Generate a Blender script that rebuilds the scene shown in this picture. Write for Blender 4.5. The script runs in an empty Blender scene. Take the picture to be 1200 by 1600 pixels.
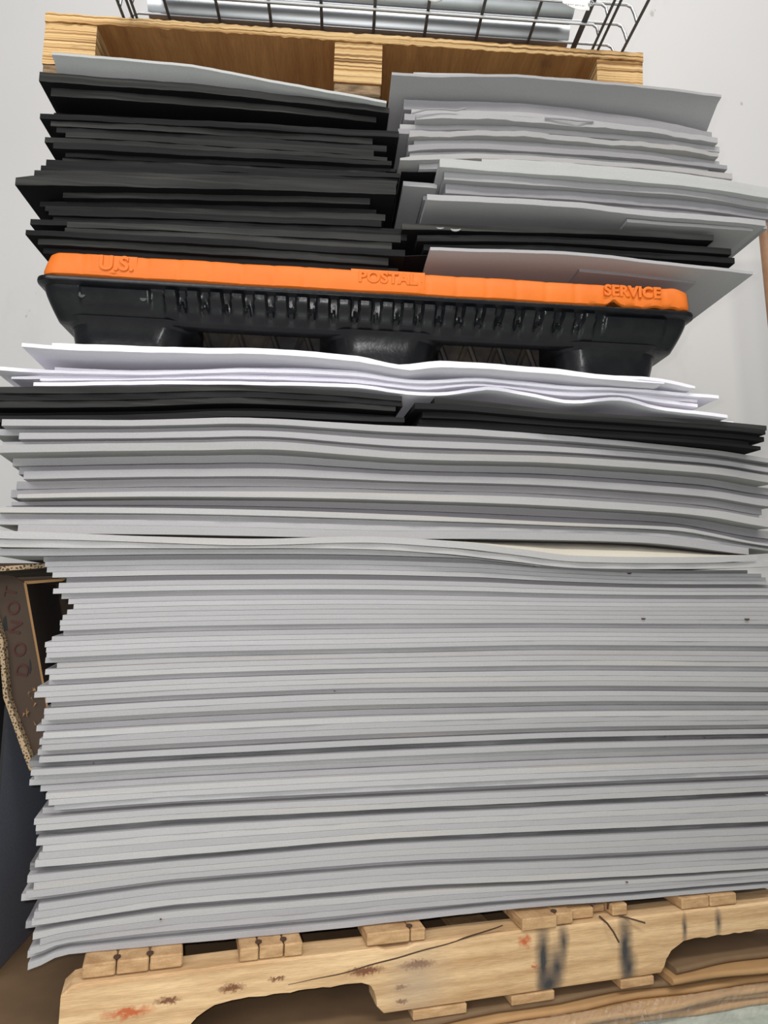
import bpy, bmesh, math, random
import numpy as np
from mathutils import Vector, Matrix

# ------------------------------------------------------------------ camera, sky, light, exposure
FPX, PITCH, ROLL, EYE = 1110.0, math.radians(6.7), math.radians(1.4), 0.592
sc = bpy.context.scene
col = sc.collection
def V(*a): return Vector(a)
FWD = V(0, math.cos(PITCH), math.sin(PITCH)); UP0 = V(0, -math.sin(PITCH), math.cos(PITCH)); XR = V(1, 0, 0)
RGT = math.cos(ROLL)*XR + math.sin(ROLL)*UP0
UPV = math.cos(ROLL)*UP0 - math.sin(ROLL)*XR
CAM = V(0, 0, EYE)
cd = bpy.data.cameras.new('camera'); cam = bpy.data.objects.new('camera', cd); col.objects.link(cam)
cd.sensor_fit = 'VERTICAL'; cd.sensor_height = 24.0; cd.lens = FPX/1600*24.0; cd.clip_start = 0.02
m = Matrix((RGT, UPV, -FWD)).transposed().to_4x4(); m.translation = CAM
cam.matrix_world = m
sc.camera = cam
sc.view_settings.view_transform = 'Standard'; sc.view_settings.look = 'None'
sc.view_settings.gamma = 1.0; sc.view_settings.use_curve_mapping = False
sc.view_settings.exposure = 0.0
w = bpy.data.worlds.new('world'); sc.world = w; w.use_nodes = True
bg = w.node_tree.nodes['Background']; bg.inputs[0].default_value = (0.97, 0.96, 1.0, 1); bg.inputs[1].default_value = 0.20

def lamp(name, kind, loc, energy, color=(1, 1, 1), size=None, size_y=None, look=None, radius=None):
    ld = bpy.data.lights.new(name, kind); ld.energy = energy; ld.color = color
    if kind == 'AREA':
        ld.shape = 'RECTANGLE'; ld.size = size; ld.size_y = size_y or size
    if radius is not None: ld.shadow_soft_size = radius
    o = bpy.data.objects.new(name, ld); col.objects.link(o); o.location = loc
    if look is not None:
        o.rotation_euler = (Vector(look)-Vector(loc)).to_track_quat('-Z', 'Y').to_euler()
    return o
lamp('ceiling_lamp', 'AREA', (0.4, -0.6, 3.0), 62, (1.0, 0.965, 0.90), 2.4, 0.4, look=(0.3, 1.0, 0.4))
lamp('front_fill', 'AREA', (-1.3, -2.0, 1.9), 58, (0.985, 0.98, 1.0), 2.2, 1.2, look=(-0.1, 1.0, 0.35))  # added fill from behind the camera, lifts the fronts of the piles
lamp('wall_fill', 'AREA', (0.2, 1.30, 4.4), 44, (1.0, 0.975, 0.95), 4.0, 0.4, look=(0.2, 2.3, 0.4))  # added fill above the pile to brighten the wall, no known fixture
lamp('phone_flash', 'POINT', CAM + RGT*(-0.016) + UPV*0.012, 18.5, (1.0, 0.975, 0.99), radius=0.004)

# ------------------------------------------------------------------ geometry of the view
def ray(px, py):
    return RGT*((px-600)/FPX) + UPV*((800-py)/FPX) + FWD
def project(P):
    d = Vector(P)-CAM; z = d.dot(FWD)
    return 600+FPX*d.dot(RGT)/z, 800-FPX*d.dot(UPV)/z
class Plane:
    """a vertical front plane; s runs along it to the right, d runs away from the viewer"""
    def __init__(self, y0, yaw):
        a = math.radians(yaw)
        self.e = V(math.cos(a), math.sin(a), 0); self.n = V(-math.sin(a), math.cos(a), 0); self.p = V(0, y0, 0)
    def hit(self, px, py, d=0.0):
        r = ray(px, py); t = (self.p+self.n*d-CAM).dot(self.n)/r.dot(self.n)
        P = CAM+r*t
        return (P-self.p).dot(self.e), P.z
    def at(self, s, d, z): return self.p + self.e*s + self.n*d + V(0, 0, z)
    def sof(self, P): return (Vector(P)-self.p).dot(self.e)
def at_z(px, py, z):
    r = ray(px, py); return CAM + r*((z-CAM.z)/r.z)
def at_y(px, py, y):
    r = ray(px, py); return CAM + r*(y/r.y)

# ------------------------------------------------------------------ materials
def new_mat(name):
    m = bpy.data.materials.new(name); m.use_nodes = True
    nt = m.node_tree; b = nt.nodes['Principled BSDF']
    return m, nt, b
def node(nt, typ, **kw):
    n = nt.nodes.new(typ)
    for k, v in kw.items(): setattr(n, k, v)
    return n
def coords(nt, scale=(1, 1, 1), per_object=True):
    tc = node(nt, 'ShaderNodeTexCoord'); mp = node(nt, 'ShaderNodeMapping')
    mp.inputs['Scale'].default_value = scale
    if per_object:
        oi = node(nt, 'ShaderNodeObjectInfo'); mu = node(nt, 'ShaderNodeMath', operation='MULTIPLY'); mu.inputs[1].default_value = 37.0
        nt.links.new(oi.outputs['Random'], mu.inputs[0])
        ad = node(nt, 'ShaderNodeVectorMath', operation='ADD')
        nt.links.new(tc.outputs['Object'], ad.inputs[0]); nt.links.new(mu.outputs[0], ad.inputs[1])
        nt.links.new(ad.outputs[0], mp.inputs['Vector'])
    else:
        nt.links.new(tc.outputs['Object'], mp.inputs['Vector'])
    return mp.outputs['Vector']
def noise(nt, vec, scale, detail=3, rough=0.55):
    n = node(nt, 'ShaderNodeTexNoise'); n.inputs['Scale'].default_value = scale
    n.inputs['Detail'].default_value = detail; n.inputs['Roughness'].default_value = rough
    nt.links.new(vec, n.inputs['Vector']); return n.outputs['Fac']
def ramp(nt, fac, stops):
    r = node(nt, 'ShaderNodeValToRGB'); el = r.color_ramp.elements
    while len(el) < len(stops): el.new(0.5)
    for e, (p, c) in zip(el, stops):
        e.position = p; e.color = (c[0], c[1], c[2], 1) if not isinstance(c, (int, float)) else (c, c, c, 1)
    nt.links.new(fac, r.inputs['Fac']); return r.outputs['Color']
def mix(nt, fac, a, b, blend='MIX'):
    n = node(nt, 'ShaderNodeMix', data_type='RGBA', blend_type=blend)
    for sock, v in ((n.inputs[0], fac), (n.inputs[6], a), (n.inputs[7], b)):
        if isinstance(v, (int, float)): sock.default_value = v
        elif isinstance(v, tuple): sock.default_value = (v[0], v[1], v[2], 1)
        else: nt.links.new(v, sock)
    return n.outputs[2]
def bump(nt, b, h, strength=0.3, dist=0.001):
    n = node(nt, 'ShaderNodeBump'); n.inputs['Strength'].default_value = strength; n.inputs['Distance'].default_value = dist
    nt.links.new(h, n.inputs['Height']); nt.links.new(n.outputs[0], b.inputs['Normal'])
def foam_mat(name, base, vary=0.1, tint=None, speck=None, rough=0.85, spec=0.2):
    m, nt, b = new_mat(name)
    big = noise(nt, coords(nt, (3, 3, 40)), 1.6, 3)
    fine = noise(nt, coords(nt), 900, 2, 0.7)
    lo = tuple(c*(1-vary) for c in base); hi = tuple(min(1, c*(1+vary)) for c in base)
    c = ramp(nt, big, [(0.3, lo), (0.7, hi)])
    if tint: c = mix(nt, ramp(nt, noise(nt, coords(nt, (1.2, 2, 60)), 2.2, 3), [(0.52, 0.0), (0.68, 0.75)]), c, tint)
    g = ramp(nt, fine, [(0.3, 0.86), (0.7, 1.0)])
    c = mix(nt, 1.0, c, g, 'MULTIPLY')
    oi = node(nt, 'ShaderNodeObjectInfo')
    c = mix(nt, 1.0, c, ramp(nt, oi.outputs['Random'], [(0.0, 0.86), (1.0, 1.03)]), 'MULTIPLY')
    if speck: c = mix(nt, ramp(nt, noise(nt, coords(nt), 60, 4, 0.7), [(0.66, 0.0), (0.74, 0.8)]), c, speck)
    nt.links.new(c, b.inputs['Base Color'])
    b.inputs['Roughness'].default_value = rough; b.inputs['Specular IOR Level'].default_value = spec
    bump(nt, b, fine, 0.35, 0.0006)
    return m
M = {}
M['grey'] = foam_mat('grey_foam', (0.382, 0.376, 0.383), 0.025)
M['greyw'] = foam_mat('grey_foam_dusty', (0.395, 0.388, 0.388), 0.03, tint=(0.43, 0.405, 0.375))
M['greyd'] = foam_mat('grey_foam_mid', (0.315, 0.308, 0.322), 0.03)
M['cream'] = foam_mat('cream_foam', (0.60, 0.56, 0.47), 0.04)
M['rough'] = foam_mat('charcoal_ragged_foam', (0.17, 0.17, 0.172), 0.25, tint=(0.30, 0.295, 0.29), speck=(0.03, 0.03, 0.03))
M['black'] = foam_mat('black_foam', (0.018, 0.018, 0.0185), 0.25, tint=(0.030, 0.030, 0.030), rough=0.9, spec=0.10)
M['blackl'] = foam_mat('black_foam_dusty', (0.036, 0.036, 0.035), 0.35, tint=(0.070, 0.069, 0.064), rough=0.9, spec=0.10)
M['blackf'] = foam_mat('black_foam_skin', (0.008, 0.008, 0.0085), 0.2, rough=0.9, spec=0.08)
M['white'] = foam_mat('white_foam', (0.86, 0.84, 0.91), 0.015)
M['greyblue'] = foam_mat('pale_grey_foam', (0.50, 0.505, 0.50), 0.03)

def wood_mat(name, c1, c2, grain=(2, 30, 30), scale=3, extra=None, rough=0.75):
    m, nt, b = new_mat(name)
    v = coords(nt, grain)
    n1 = noise(nt, v, scale, 5, 0.6)
    c = ramp(nt, n1, [(0.3, c1), (0.7, c2)])
    fine = noise(nt, coords(nt, tuple(g*4 for g in grain)), scale*3, 3, 0.7)
    c = mix(nt, 0.6, c, ramp(nt, fine, [(0.25, 0.50), (0.75, 1.15)]), 'MULTIPLY')
    if extra: c = extra(nt, c)
    nt.links.new(c, b.inputs['Base Color']); b.inputs['Roughness'].default_value = rough
    bump(nt, b, fine, 0.3, 0.001)
    return m

def box_mask(nt, pos, size, soft, noise_amt=0.0, nscale=20):
    """1 inside an ellipse in the object's x-z plane, used for stains with a shape of their own"""
    tc = node(nt, 'ShaderNodeTexCoord'); v = tc.outputs['Object']
    if noise_amt:
        nn = node(nt, 'ShaderNodeTexNoise'); nn.inputs['Scale'].default_value = nscale; nn.inputs['Detail'].default_value = 3
        nt.links.new(v, nn.inputs['Vector'])
        sb_ = node(nt, 'ShaderNodeVectorMath', operation='MULTIPLY_ADD')
        nt.links.new(nn.outputs['Color'], sb_.inputs[0]); sb_.inputs[1].default_value = (noise_amt,)*3
        ad = node(nt, 'ShaderNodeVectorMath', operation='SUBTRACT'); nt.links.new(v, sb_.inputs[2])
        nt.links.new(sb_.outputs[0], ad.inputs[0]); ad.inputs[1].default_value = (noise_amt/2,)*3
        v = ad.outputs[0]
    mp = node(nt, 'ShaderNodeVectorMath', operation='SUBTRACT'); nt.links.new(v, mp.inputs[0]); mp.inputs[1].default_value = (pos[0], 0, pos[1])
    dv = node(nt, 'ShaderNodeVectorMath', operation='DIVIDE'); nt.links.new(mp.outputs[0], dv.inputs[0]); dv.inputs[1].default_value = (size[0], 1e6, size[1])
    ln = node(nt, 'ShaderNodeVectorMath', operation='LENGTH'); nt.links.new(dv.outputs[0], ln.inputs[0])
    return ramp(nt, ln.outputs['Value'], [(max(0.0, 1-soft), 1.0), (1.0, 0.0)])

M['board_end'] = wood_mat('board_end_wood', (0.36, 0.20, 0.085), (0.58, 0.375, 0.19), (14, 14, 60), 3)
M['board_grey'] = wood_mat('worn_board_wood', (0.30, 0.24, 0.18), (0.50, 0.38, 0.26), (20, 2, 20), 3)
M['pallet_plain'] = wood_mat('pallet_wood', (0.46, 0.30, 0.16), (0.62, 0.44, 0.26), (2, 30, 30), 3)
M['ply_face'] = wood_mat('plywood_face', (0.30, 0.125, 0.035), (0.46, 0.225, 0.070), (16, 1.3, 16), 2.0, rough=0.6,
                         extra=lambda nt, c: mix(nt, ramp(nt, noise(nt, coords(nt), 9, 4, 0.6), [(0.62, 0.0), (0.75, 0.55)]), c, (0.08, 0.045, 0.02)))
def ply_edge():
    m, nt, b = new_mat('plywood_edge')
    v = coords(nt, (1.2, 1.2, 1), False)
    lay = noise(nt, coords(nt, (1.5, 1.5, 230), False), 1.0, 2, 0.5)
    c = ramp(nt, lay, [(0.36, (0.10, 0.05, 0.015)), (0.43, (0.36, 0.19, 0.065)), (0.50, (0.60, 0.39, 0.17)), (0.60, (0.70, 0.50, 0.25)), (0.68, (0.42, 0.24, 0.09))])
    br = noise(nt, coords(nt, (14, 14, 120), False), 2.0, 4, 0.7)
    c = mix(nt, ramp(nt, br, [(0.60, 0.0), (0.72, 0.8)]), c, (0.30, 0.16, 0.06))
    dk = noise(nt, coords(nt, (5, 5, 16), False), 1.6, 4, 0.7)
    c = mix(nt, ramp(nt, dk, [(0.62, 0.0), (0.78, 0.7)]), c, (0.10, 0.065, 0.04))
    nt.links.new(c, b.inputs['Base Color']); b.inputs['Roughness'].default_value = 0.85
    bump(nt, b, lay, 0.6, 0.002)
    return m
M['ply_edge'] = ply_edge()
M['ply_dark'] = wood_mat('weathered_plywood', (0.10, 0.065, 0.035), (0.40, 0.27, 0.15), (20, 20, 90), 1.5, rough=0.9)

def simple(name, colr, rough=0.5, metal=0.0, spec=0.5, nz=None, bmp=None):
    m, nt, b = new_mat(name)
    c = None
    if nz:
        sc_, c2, lo, hi = nz
        c = ramp(nt, noise(nt, coords(nt), sc_, 4, 0.6), [(lo, colr), (hi, c2)])
        nt.links.new(c, b.inputs['Base Color'])
    else: b.inputs['Base Color'].default_value = (*colr, 1)
    b.inputs['Roughness'].default_value = rough; b.inputs['Metallic'].default_value = metal; b.inputs['Specular IOR Level'].default_value = spec
    if bmp: bump(nt, b, noise(nt, coords(nt), bmp[0], 3), bmp[1], bmp[2])
    return m
M['orange'] = simple('orange_plastic', (0.70, 0.165, 0.018), 0.55, nz=(14, (0.64, 0.145, 0.015), 0.35, 0.7), bmp=(180, 0.25, 0.001), spec=0.3)
M['black_plastic'] = simple('black_plastic', (0.005, 0.0055, 0.0065), 0.30, nz=(22, (0.012, 0.013, 0.014), 0.45, 0.8), bmp=(60, 0.3, 0.002), spec=0.32)
M['dirty_plastic'] = simple('dusty_black_plastic', (0.014, 0.013, 0.012), 0.6, nz=(12, (0.06, 0.045, 0.03), 0.5, 0.75), bmp=(40, 0.4, 0.004))
M['zinc'] = simple('galvanised_metal', (0.55, 0.57, 0.59), 0.45, 1.0, nz=(6, (0.44, 0.46, 0.48), 0.3, 0.7), bmp=(40, 0.08, 0.002))
M['pipe_inside'] = simple('dull_pipe_bore', (0.10, 0.10, 0.11), 0.7, 0.6)
M['wire'] = simple('zinc_wire', (0.44, 0.45, 0.46), 0.42, 0.9)
M['wire_dark'] = simple('dark_wire', (0.10, 0.095, 0.09), 0.55, 0.5)
M['paper'] = simple('white_paper', (0.86, 0.85, 0.82), 0.8)
M['ink'] = simple('grey_ink', (0.12, 0.12, 0.14), 0.8)
M['tie'] = simple('white_plastic_strip', (0.85, 0.85, 0.84), 0.5)
M['nail'] = simple('rusty_nail', (0.09, 0.05, 0.03), 0.7, 0.5)
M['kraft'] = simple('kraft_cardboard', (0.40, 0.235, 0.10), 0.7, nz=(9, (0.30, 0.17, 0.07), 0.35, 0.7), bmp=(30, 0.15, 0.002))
M['kraft_shaded'] = simple('shaded_kraft_cardboard', (0.17, 0.105, 0.052), 0.8, nz=(9, (0.12, 0.072, 0.036), 0.35, 0.7), bmp=(30, 0.15, 0.002))  # kraft darkened in its colour to stand for shadow on the upper cartons
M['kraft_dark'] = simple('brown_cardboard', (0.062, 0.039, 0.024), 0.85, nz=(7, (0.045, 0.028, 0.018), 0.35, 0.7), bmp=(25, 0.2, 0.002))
M['kraft_edge'] = simple('cardboard_edge', (0.30, 0.16, 0.06), 0.8)
M['ink_red'] = simple('dark_red_print', (0.062, 0.014, 0.010), 0.8)
M['tape'] = simple('pale_tape', (0.45, 0.44, 0.42), 0.4)
M['slate'] = simple('slate_board', (0.13, 0.142, 0.175), 0.7, nz=(300, (0.15, 0.165, 0.20), 0.4, 0.6))
M['blackboard'] = simple('black_board', (0.012, 0.012, 0.013), 0.8)
M['pole'] = simple('brown_wooden_pole', (0.34, 0.19, 0.10), 0.55, nz=(18, (0.24, 0.12, 0.065), 0.35, 0.7))
def corr_mat():
    m, nt, b = new_mat('corrugated_edge')
    tc = node(nt, 'ShaderNodeTexCoord')
    vo = node(nt, 'ShaderNodeTexVoronoi'); vo.inputs['Scale'].default_value = 210; vo.feature = 'DISTANCE_TO_EDGE'
    nt.links.new(tc.outputs['Object'], vo.inputs['Vector'])
    c = ramp(nt, vo.outputs['Distance'], [(0.10, (0.40, 0.29, 0.17)), (0.25, (0.06, 0.035, 0.02))])
    nt.links.new(c, b.inputs['Base Color']); b.inputs['Roughness'].default_value = 0.85
    return m
M['corrugated'] = corr_mat()
def film_mat():
    m, nt, b = new_mat('clear_film')
    b.inputs['Base Color'].default_value = (0.9, 0.85, 0.75, 1); b.inputs['Roughness'].default_value = 0.12
    b.inputs['Alpha'].default_value = 0.05; b.inputs['Specular IOR Level'].default_value = 0.9
    bump(nt, b, noise(nt, coords(nt, (1, 1, 3), False), 60, 3), 0.6, 0.006)
    return m
M['film'] = film_mat()
def wall_mat():
    m, nt, b = new_mat('painted_wall')
    c = ramp(nt, noise(nt, coords(nt, (1, 1, 1), False), 1.2, 3), [(0.3, (0.665, 0.66, 0.655)), (0.7, (0.70, 0.695, 0.69))])
    sp = noise(nt, coords(nt, (1, 1, 0.7), False), 16, 3, 0.5)
    c = mix(nt, ramp(nt, sp, [(0.735, 0.0), (0.76, 0.55)]), c, (0.33, 0.31, 0.29))
    sm = noise(nt, coords(nt, (3, 1, 1.2), False), 2.2, 4, 0.6)
    c = mix(nt, ramp(nt, sm, [(0.6, 0.0), (0.8, 0.22)]), c, (0.45, 0.43, 0.41))
    nt.links.new(c, b.inputs['Base Color']); b.inputs['Roughness'].default_value = 0.6
    bump(nt, b, noise(nt, coords(nt, (1, 1, 1), False), 60, 3), 0.08, 0.002)
    return m
M['wall'] = wall_mat()
M['floor'] = simple('concrete_floor', (0.34, 0.39, 0.34), 0.75, nz=(30, (0.46, 0.52, 0.46), 0.35, 0.65), bmp=(80, 0.2, 0.002))

# ------------------------------------------------------------------ builders
def link_mesh(name, verts, faces, mats, parent=None, origin=None, smooth=False, midx=None, sharp=35):
    me = bpy.data.meshes.new(name)
    if origin is not None: verts = [tuple(Vector(v)-origin) for v in verts]
    me.from_pydata([tuple(v) for v in verts], [], faces)
    for mm in (mats if isinstance(mats, (list, tuple)) else [mats]): me.materials.append(mm)
    if midx: me.polygons.foreach_set('material_index', midx)
    if smooth:
        me.polygons.foreach_set('use_smooth', [True]*len(me.polygons)); me.update()
        me.set_sharp_from_angle(angle=math.radians(sharp))
    me.update()
    o = bpy.data.objects.new(name, me); col.objects.link(o)
    if parent is not None: o.parent = parent
    if origin is not None: o.location = origin
    return o
def from_bm(name, bm, mats, parent=None, smooth=False, sharp=35, origin=None):
    bmesh.ops.recalc_face_normals(bm, faces=bm.faces)
    me = bpy.data.meshes.new(name)
    if origin is not None: bmesh.ops.translate(bm, vec=-Vector(origin), verts=bm.verts)
    bm.to_mesh(me); bm.free()
    for mm in (mats if isinstance(mats, (list, tuple)) else [mats]): me.materials.append(mm)
    if smooth:
        me.polygons.foreach_set('use_smooth', [True]*len(me.polygons)); me.update()
        me.set_sharp_from_angle(angle=math.radians(sharp))
    o = bpy.data.objects.new(name, me); col.objects.link(o)
    if parent is not None: o.parent = parent
    if origin is not None: o.location = origin
    return o
def tag(o, label, cat, group=None):
    o['label'] = label; o['category'] = cat
    if group: o['group'] = group
    return o
def empty(name, mat, label, cat, group=None):
    o = bpy.data.objects.new(name, None); col.objects.link(o); o.matrix_world = mat; o.empty_display_size = 0.05
    return tag(o, label, cat, group)
def structure(o):
    o['kind'] = 'structure'; return o
def add_box(bm, x0, x1, y0, y1, z0, z1, bevel=0.0, seg=2, mi=0):
    vs = [bm.verts.new(c) for c in ((x0, y0, z0), (x1, y0, z0), (x1, y1, z0), (x0, y1, z0), (x0, y0, z1), (x1, y0, z1), (x1, y1, z1), (x0, y1, z1))]
    fs = [bm.faces.new([vs[i] for i in q]) for q in ((0, 3, 2, 1), (4, 5, 6, 7), (0, 1, 5, 4), (1, 2, 6, 5), (2, 3, 7, 6), (3, 0, 4, 7))]
    for f in fs: f.material_index = mi
    if bevel:
        ed = list({e for f in fs for e in f.edges})
        bmesh.ops.bevel(bm, geom=ed, offset=bevel, segments=seg, affect='EDGES', profile=0.6)
def box(name, x0, x1, y0, y1, z0, z1, mats, parent=None, bevel=0.0, seg=2):
    bm = bmesh.new(); add_box(bm, x0, x1, y0, y1, z0, z1, bevel, seg)
    return from_bm(name, bm, mats, parent, smooth=bevel > 0)
def tube_geo(pts, r, seg=10, cap=True):
    pts = [Vector(p) for p in pts]; n = len(pts); vs = []; fs = []
    t0 = (pts[1]-pts[0]).normalized(); a = t0.orthogonal().normalized()
    for i, p in enumerate(pts):
        t = ((pts[min(i+1, n-1)]-p).normalized() + (p-pts[max(i-1, 0)]).normalized()).normalized()
        a = (a - t*a.dot(t)).normalized(); b = t.cross(a)
        for k in range(seg):
            an = 2*math.pi*k/seg; vs.append(p + (a*math.cos(an)+b*math.sin(an))*r)
    for i in range(n-1):
        for k in range(seg):
            k2 = (k+1) % seg; fs.append((i*seg+k, i*seg+k2, (i+1)*seg+k2, (i+1)*seg+k))
    if cap:
        fs.append(tuple(range(seg-1, -1, -1))); fs.append(tuple(range((n-1)*seg, n*seg)))
    return vs, fs
def tube(name, pts, r, mat, parent=None, seg=10, origin=None):
    vs, fs = tube_geo(pts, r, seg)
    return link_mesh(name, vs, fs, mat, parent, origin, smooth=True, sharp=50)
def prism(name, poly, off, mats, parent=None, origin=None, edge_mi=0):
    """a polygon (world points) given thickness along the vector off"""
    n = len(poly); vs = [Vector(p) for p in poly] + [Vector(p)+Vector(off) for p in poly]
    fs = [tuple(range(n)), tuple(range(2*n-1, n-1, -1))] + [(i, i+n, (i+1) % n+n, (i+1) % n) for i in range(n)]
    mi = [0, 0]+[edge_mi]*n
    o = link_mesh(name, vs, fs, mats, parent, origin, midx=mi)
    bm = bmesh.new(); bm.from_mesh(o.data); bmesh.ops.recalc_face_normals(bm, faces=bm.faces); bm.to_mesh(o.data); bm.free()
    return o
def text_part(name, body, size, depth, mats, parent, mat_local, bevel=0.0006, spacing=1.0, bold=0.0):
    cu = bpy.data.curves.new(name, 'FONT'); cu.body = body; cu.size = size; cu.extrude = depth; cu.bevel_depth = bevel; cu.bevel_resolution = 1
    cu.align_x = 'CENTER'; cu.align_y = 'CENTER'; cu.space_character = spacing; cu.offset = size*bold
    tmp = bpy.data.objects.new('tmp', cu); col.objects.link(tmp)
    dg = bpy.context.evaluated_depsgraph_get(); dg.update()
    me = bpy.data.meshes.new_from_object(tmp.evaluated_get(dg)); bpy.data.objects.remove(tmp)
    me.materials.clear(); me.materials.append(mats)
    o = bpy.data.objects.new(name, me); col.objects.link(o); o.parent = parent; o.matrix_local = mat_local
    return o
def frame(P, e, n):
    """matrix with x along e, y along n (away), z up"""
    e = Vector(e).normalized(); z = e.cross(Vector(n)).normalized(); y = z.cross(e).normalized()
    mm = Matrix((e, y, z)).transposed().to_4x4(); mm.translation = P
    return mm

# ---- stacks of foam sheets: each stack has level lines (traced along the edges) and the sheets lie between them
def hermite(xs, ys, x):
    xs = np.asarray(xs, float); ys = np.asarray(ys, float); x = np.asarray(x, float)
    if len(xs) == 1: return np.full_like(x, ys[0])
    h = np.diff(xs); dl = np.diff(ys)/h
    mm = np.empty_like(ys); mm[0] = dl[0]; mm[-1] = dl[-1]
    if len(xs) > 2:
        a = dl[:-1]; b = dl[1:]
        mm[1:-1] = np.where(a*b > 0, 2*a*b/np.where(np.abs(a+b) < 1e-12, 1, a+b), 0.0)
    xc = np.clip(x, xs[0], xs[-1]); i = np.clip(np.searchsorted(xs, xc)-1, 0, len(h)-1)
    t = (xc-xs[i])/h[i]; t2 = t*t; t3 = t2*t
    y = (2*t3-3*t2+1)*ys[i] + (t3-2*t2+t)*h[i]*mm[i] + (-2*t3+3*t2)*ys[i+1] + (t3-t2)*h[i]*mm[i+1]
    return y + np.where(x < xs[0], (x-xs[0])*mm[0]*0.6, 0) + np.where(x > xs[-1], (x-xs[-1])*mm[-1]*0.6, 0)
class Stack:
    def __init__(self, plane):
        self.pl = plane; self.c = []
    def line(self, t, pts):
        s, z = zip(*[self.pl.hit(px, py) for px, py in pts]); self.c.append((t, list(s), list(z))); self.c.sort(key=lambda q: q[0])
    def line_from(self, t, other, ot, s0, s1, add=0.0004):
        ss = np.linspace(s0, s1, 24); zz = [float(other.F(ot, np.array([other.pl.sof(self.pl.at(s, 0.03, 0))]))[0])+add for s in ss]
        self.c.append((t, list(ss), zz)); self.c.sort(key=lambda q: q[0])
    def F(self, t, s):
        ts = [q[0] for q in self.c]
        if t <= ts[0]: return hermite(self.c[0][1], self.c[0][2], s)
        if t >= ts[-1]: return hermite(self.c[-1][1], self.c[-1][2], s)
        i = max(k for k in range(len(ts)) if ts[k] <= t)
        a = hermite(self.c[i][1], self.c[i][2], s)
        if ts[i] == t: return a
        b = hermite(self.c[i+1][1], self.c[i+1][2], s); f = (t-ts[i])/(ts[i+1]-ts[i])
        return a*(1-f)+b*f
    def s_of_px(self, t, px, d):
        s = 0.0
        for _ in range(8):
            z = float(self.F(t, np.array([s]))[0]); x = project(self.pl.at(s, d, z))[0]
            x2 = project(self.pl.at(s+0.01, d, z))[0]
            s += (px-x)/((x2-x)/0.01)
        return s
RNG = random.Random(11)
def sheet(st, t0, t1, xl, xr, sb, mat, label, group, th=None, dp=0.9, skew=0.0, lift=None, cat='foam sheet', ragged=0.0012, name='foam_sheet', ns=44, top_mat=None):
    black = mat in (M['black'], M['blackl'])
    if black: top_mat = M['blackf']
    pl = st.pl
    sl = st.s_of_px((t0+t1)/2, xl, sb); sr = st.s_of_px((t0+t1)/2, xr, sb)
    g = 0.015; grid = np.arange(math.ceil((sl+0.011)/g), math.floor((sr-0.011)/g)+1)*g
    s = np.concatenate([[sl], grid, [sr]]); ns = len(s); zt = st.F(t0, s)-0.0001
    zb = st.F(t1, s)+0.0001
    if th is not None: zb = np.maximum(zb, zt-th)
    zb = np.minimum(zb, zt-0.0012)
    c = np.minimum(0.00022, (zt-zb)*0.2)
    p1, p2, p3 = RNG.uniform(0, 9), RNG.uniform(0, 9), RNG.uniform(0, 9)
    fe = sb + skew*(s-(sl+sr)/2) + ragged*(np.sin(s*23+p1)*0.6+np.sin(s*71+p2)*0.35+np.sin(s*190+p3)*0.22)
    dd = [0.0, 0.012, 0.03, 0.055, 0.09, 0.14, 0.2, 0.3, 0.5, 0.75, 1.0]
    dd = [min(x, dp) if x < 0.3 else x*dp for x in dd]
    tilt_l, tilt_r = RNG.uniform(-0.008, 0.008), RNG.uniform(-0.008, 0.008)
    verts = []; rows = []
    def row(d, z, base):
        r = []
        for i in range(ns):
            sx = s[i] + d*(tilt_l if i == 0 else tilt_r if i == ns-1 else 0.0)
            lf = lift(float(s[i]), d) if lift else 0.0
            if i in (0, ns-1): k_ = 1 if i == 0 else ns-2; lf += float((z[k_]-z[i])/(s[k_]-s[i]))*(float(sx)-float(s[i]))
            r.append(len(verts)); verts.append(pl.at(float(sx), float(fe[i])+d, float(z[i])+lf))
        rows.append(r)
    # ring of rows: bottom back -> bottom front -> front face -> top front -> top back
    for d in reversed(dd[1:]): row(d, zb, None)
    for k in range(2):
        r = []
        for i in range(ns):
            lf = lift(float(s[i]), 0.0) if lift else 0.0
            if k == 0: r.append(len(verts)); verts.append(pl.at(float(s[i]), float(fe[i])+float(c[i]), float(zb[i])+lf))
            else: r.append(len(verts)); verts.append(pl.at(float(s[i]), float(fe[i]), float(zb[i]+c[i])+lf))
        rows.append(r)
    for k in range(2):
        r = []
        for i in range(ns):
            lf = lift(float(s[i]), 0.0) if lift else 0.0
            if k == 0: r.append(len(verts)); verts.append(pl.at(float(s[i]), float(fe[i]), float(zt[i]-c[i])+lf))
            else: r.append(len(verts)); verts.append(pl.at(float(s[i]), float(fe[i])+float(c[i]), float(zt[i])+lf))
        rows.append(r)
    for d in dd[1:]: row(d, zt, None)
    faces = []; R = len(rows); mi = []; K = len(dd)-1
    for j in range(R):
        a, b = rows[j], rows[(j+1) % R]
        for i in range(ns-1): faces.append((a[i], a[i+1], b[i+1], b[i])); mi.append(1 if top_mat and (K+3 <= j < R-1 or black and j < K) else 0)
    # end caps: strips between the bottom and top rows
    low = list(range(K-1, -1, -1)); top = list(range(K+4, K+4+K))
    for i, flip in ((0, False), (ns-1, True)):
        seq = [K, K+1, K+2, K+3]
        f = (rows[low[0]][i], rows[K][i], rows[K+1][i], rows[K+2][i], rows[K+3][i], rows[top[0]][i])
        faces.append(f if flip else f[::-1])
        for k in range(K-1):
            f = (rows[low[k+1]][i], rows[low[k]][i], rows[top[k]][i], rows[top[k+1]][i])
            faces.append(f if flip else f[::-1])
    origin = pl.at(float((sl+sr)/2), sb, float(zb.min()))
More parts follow.
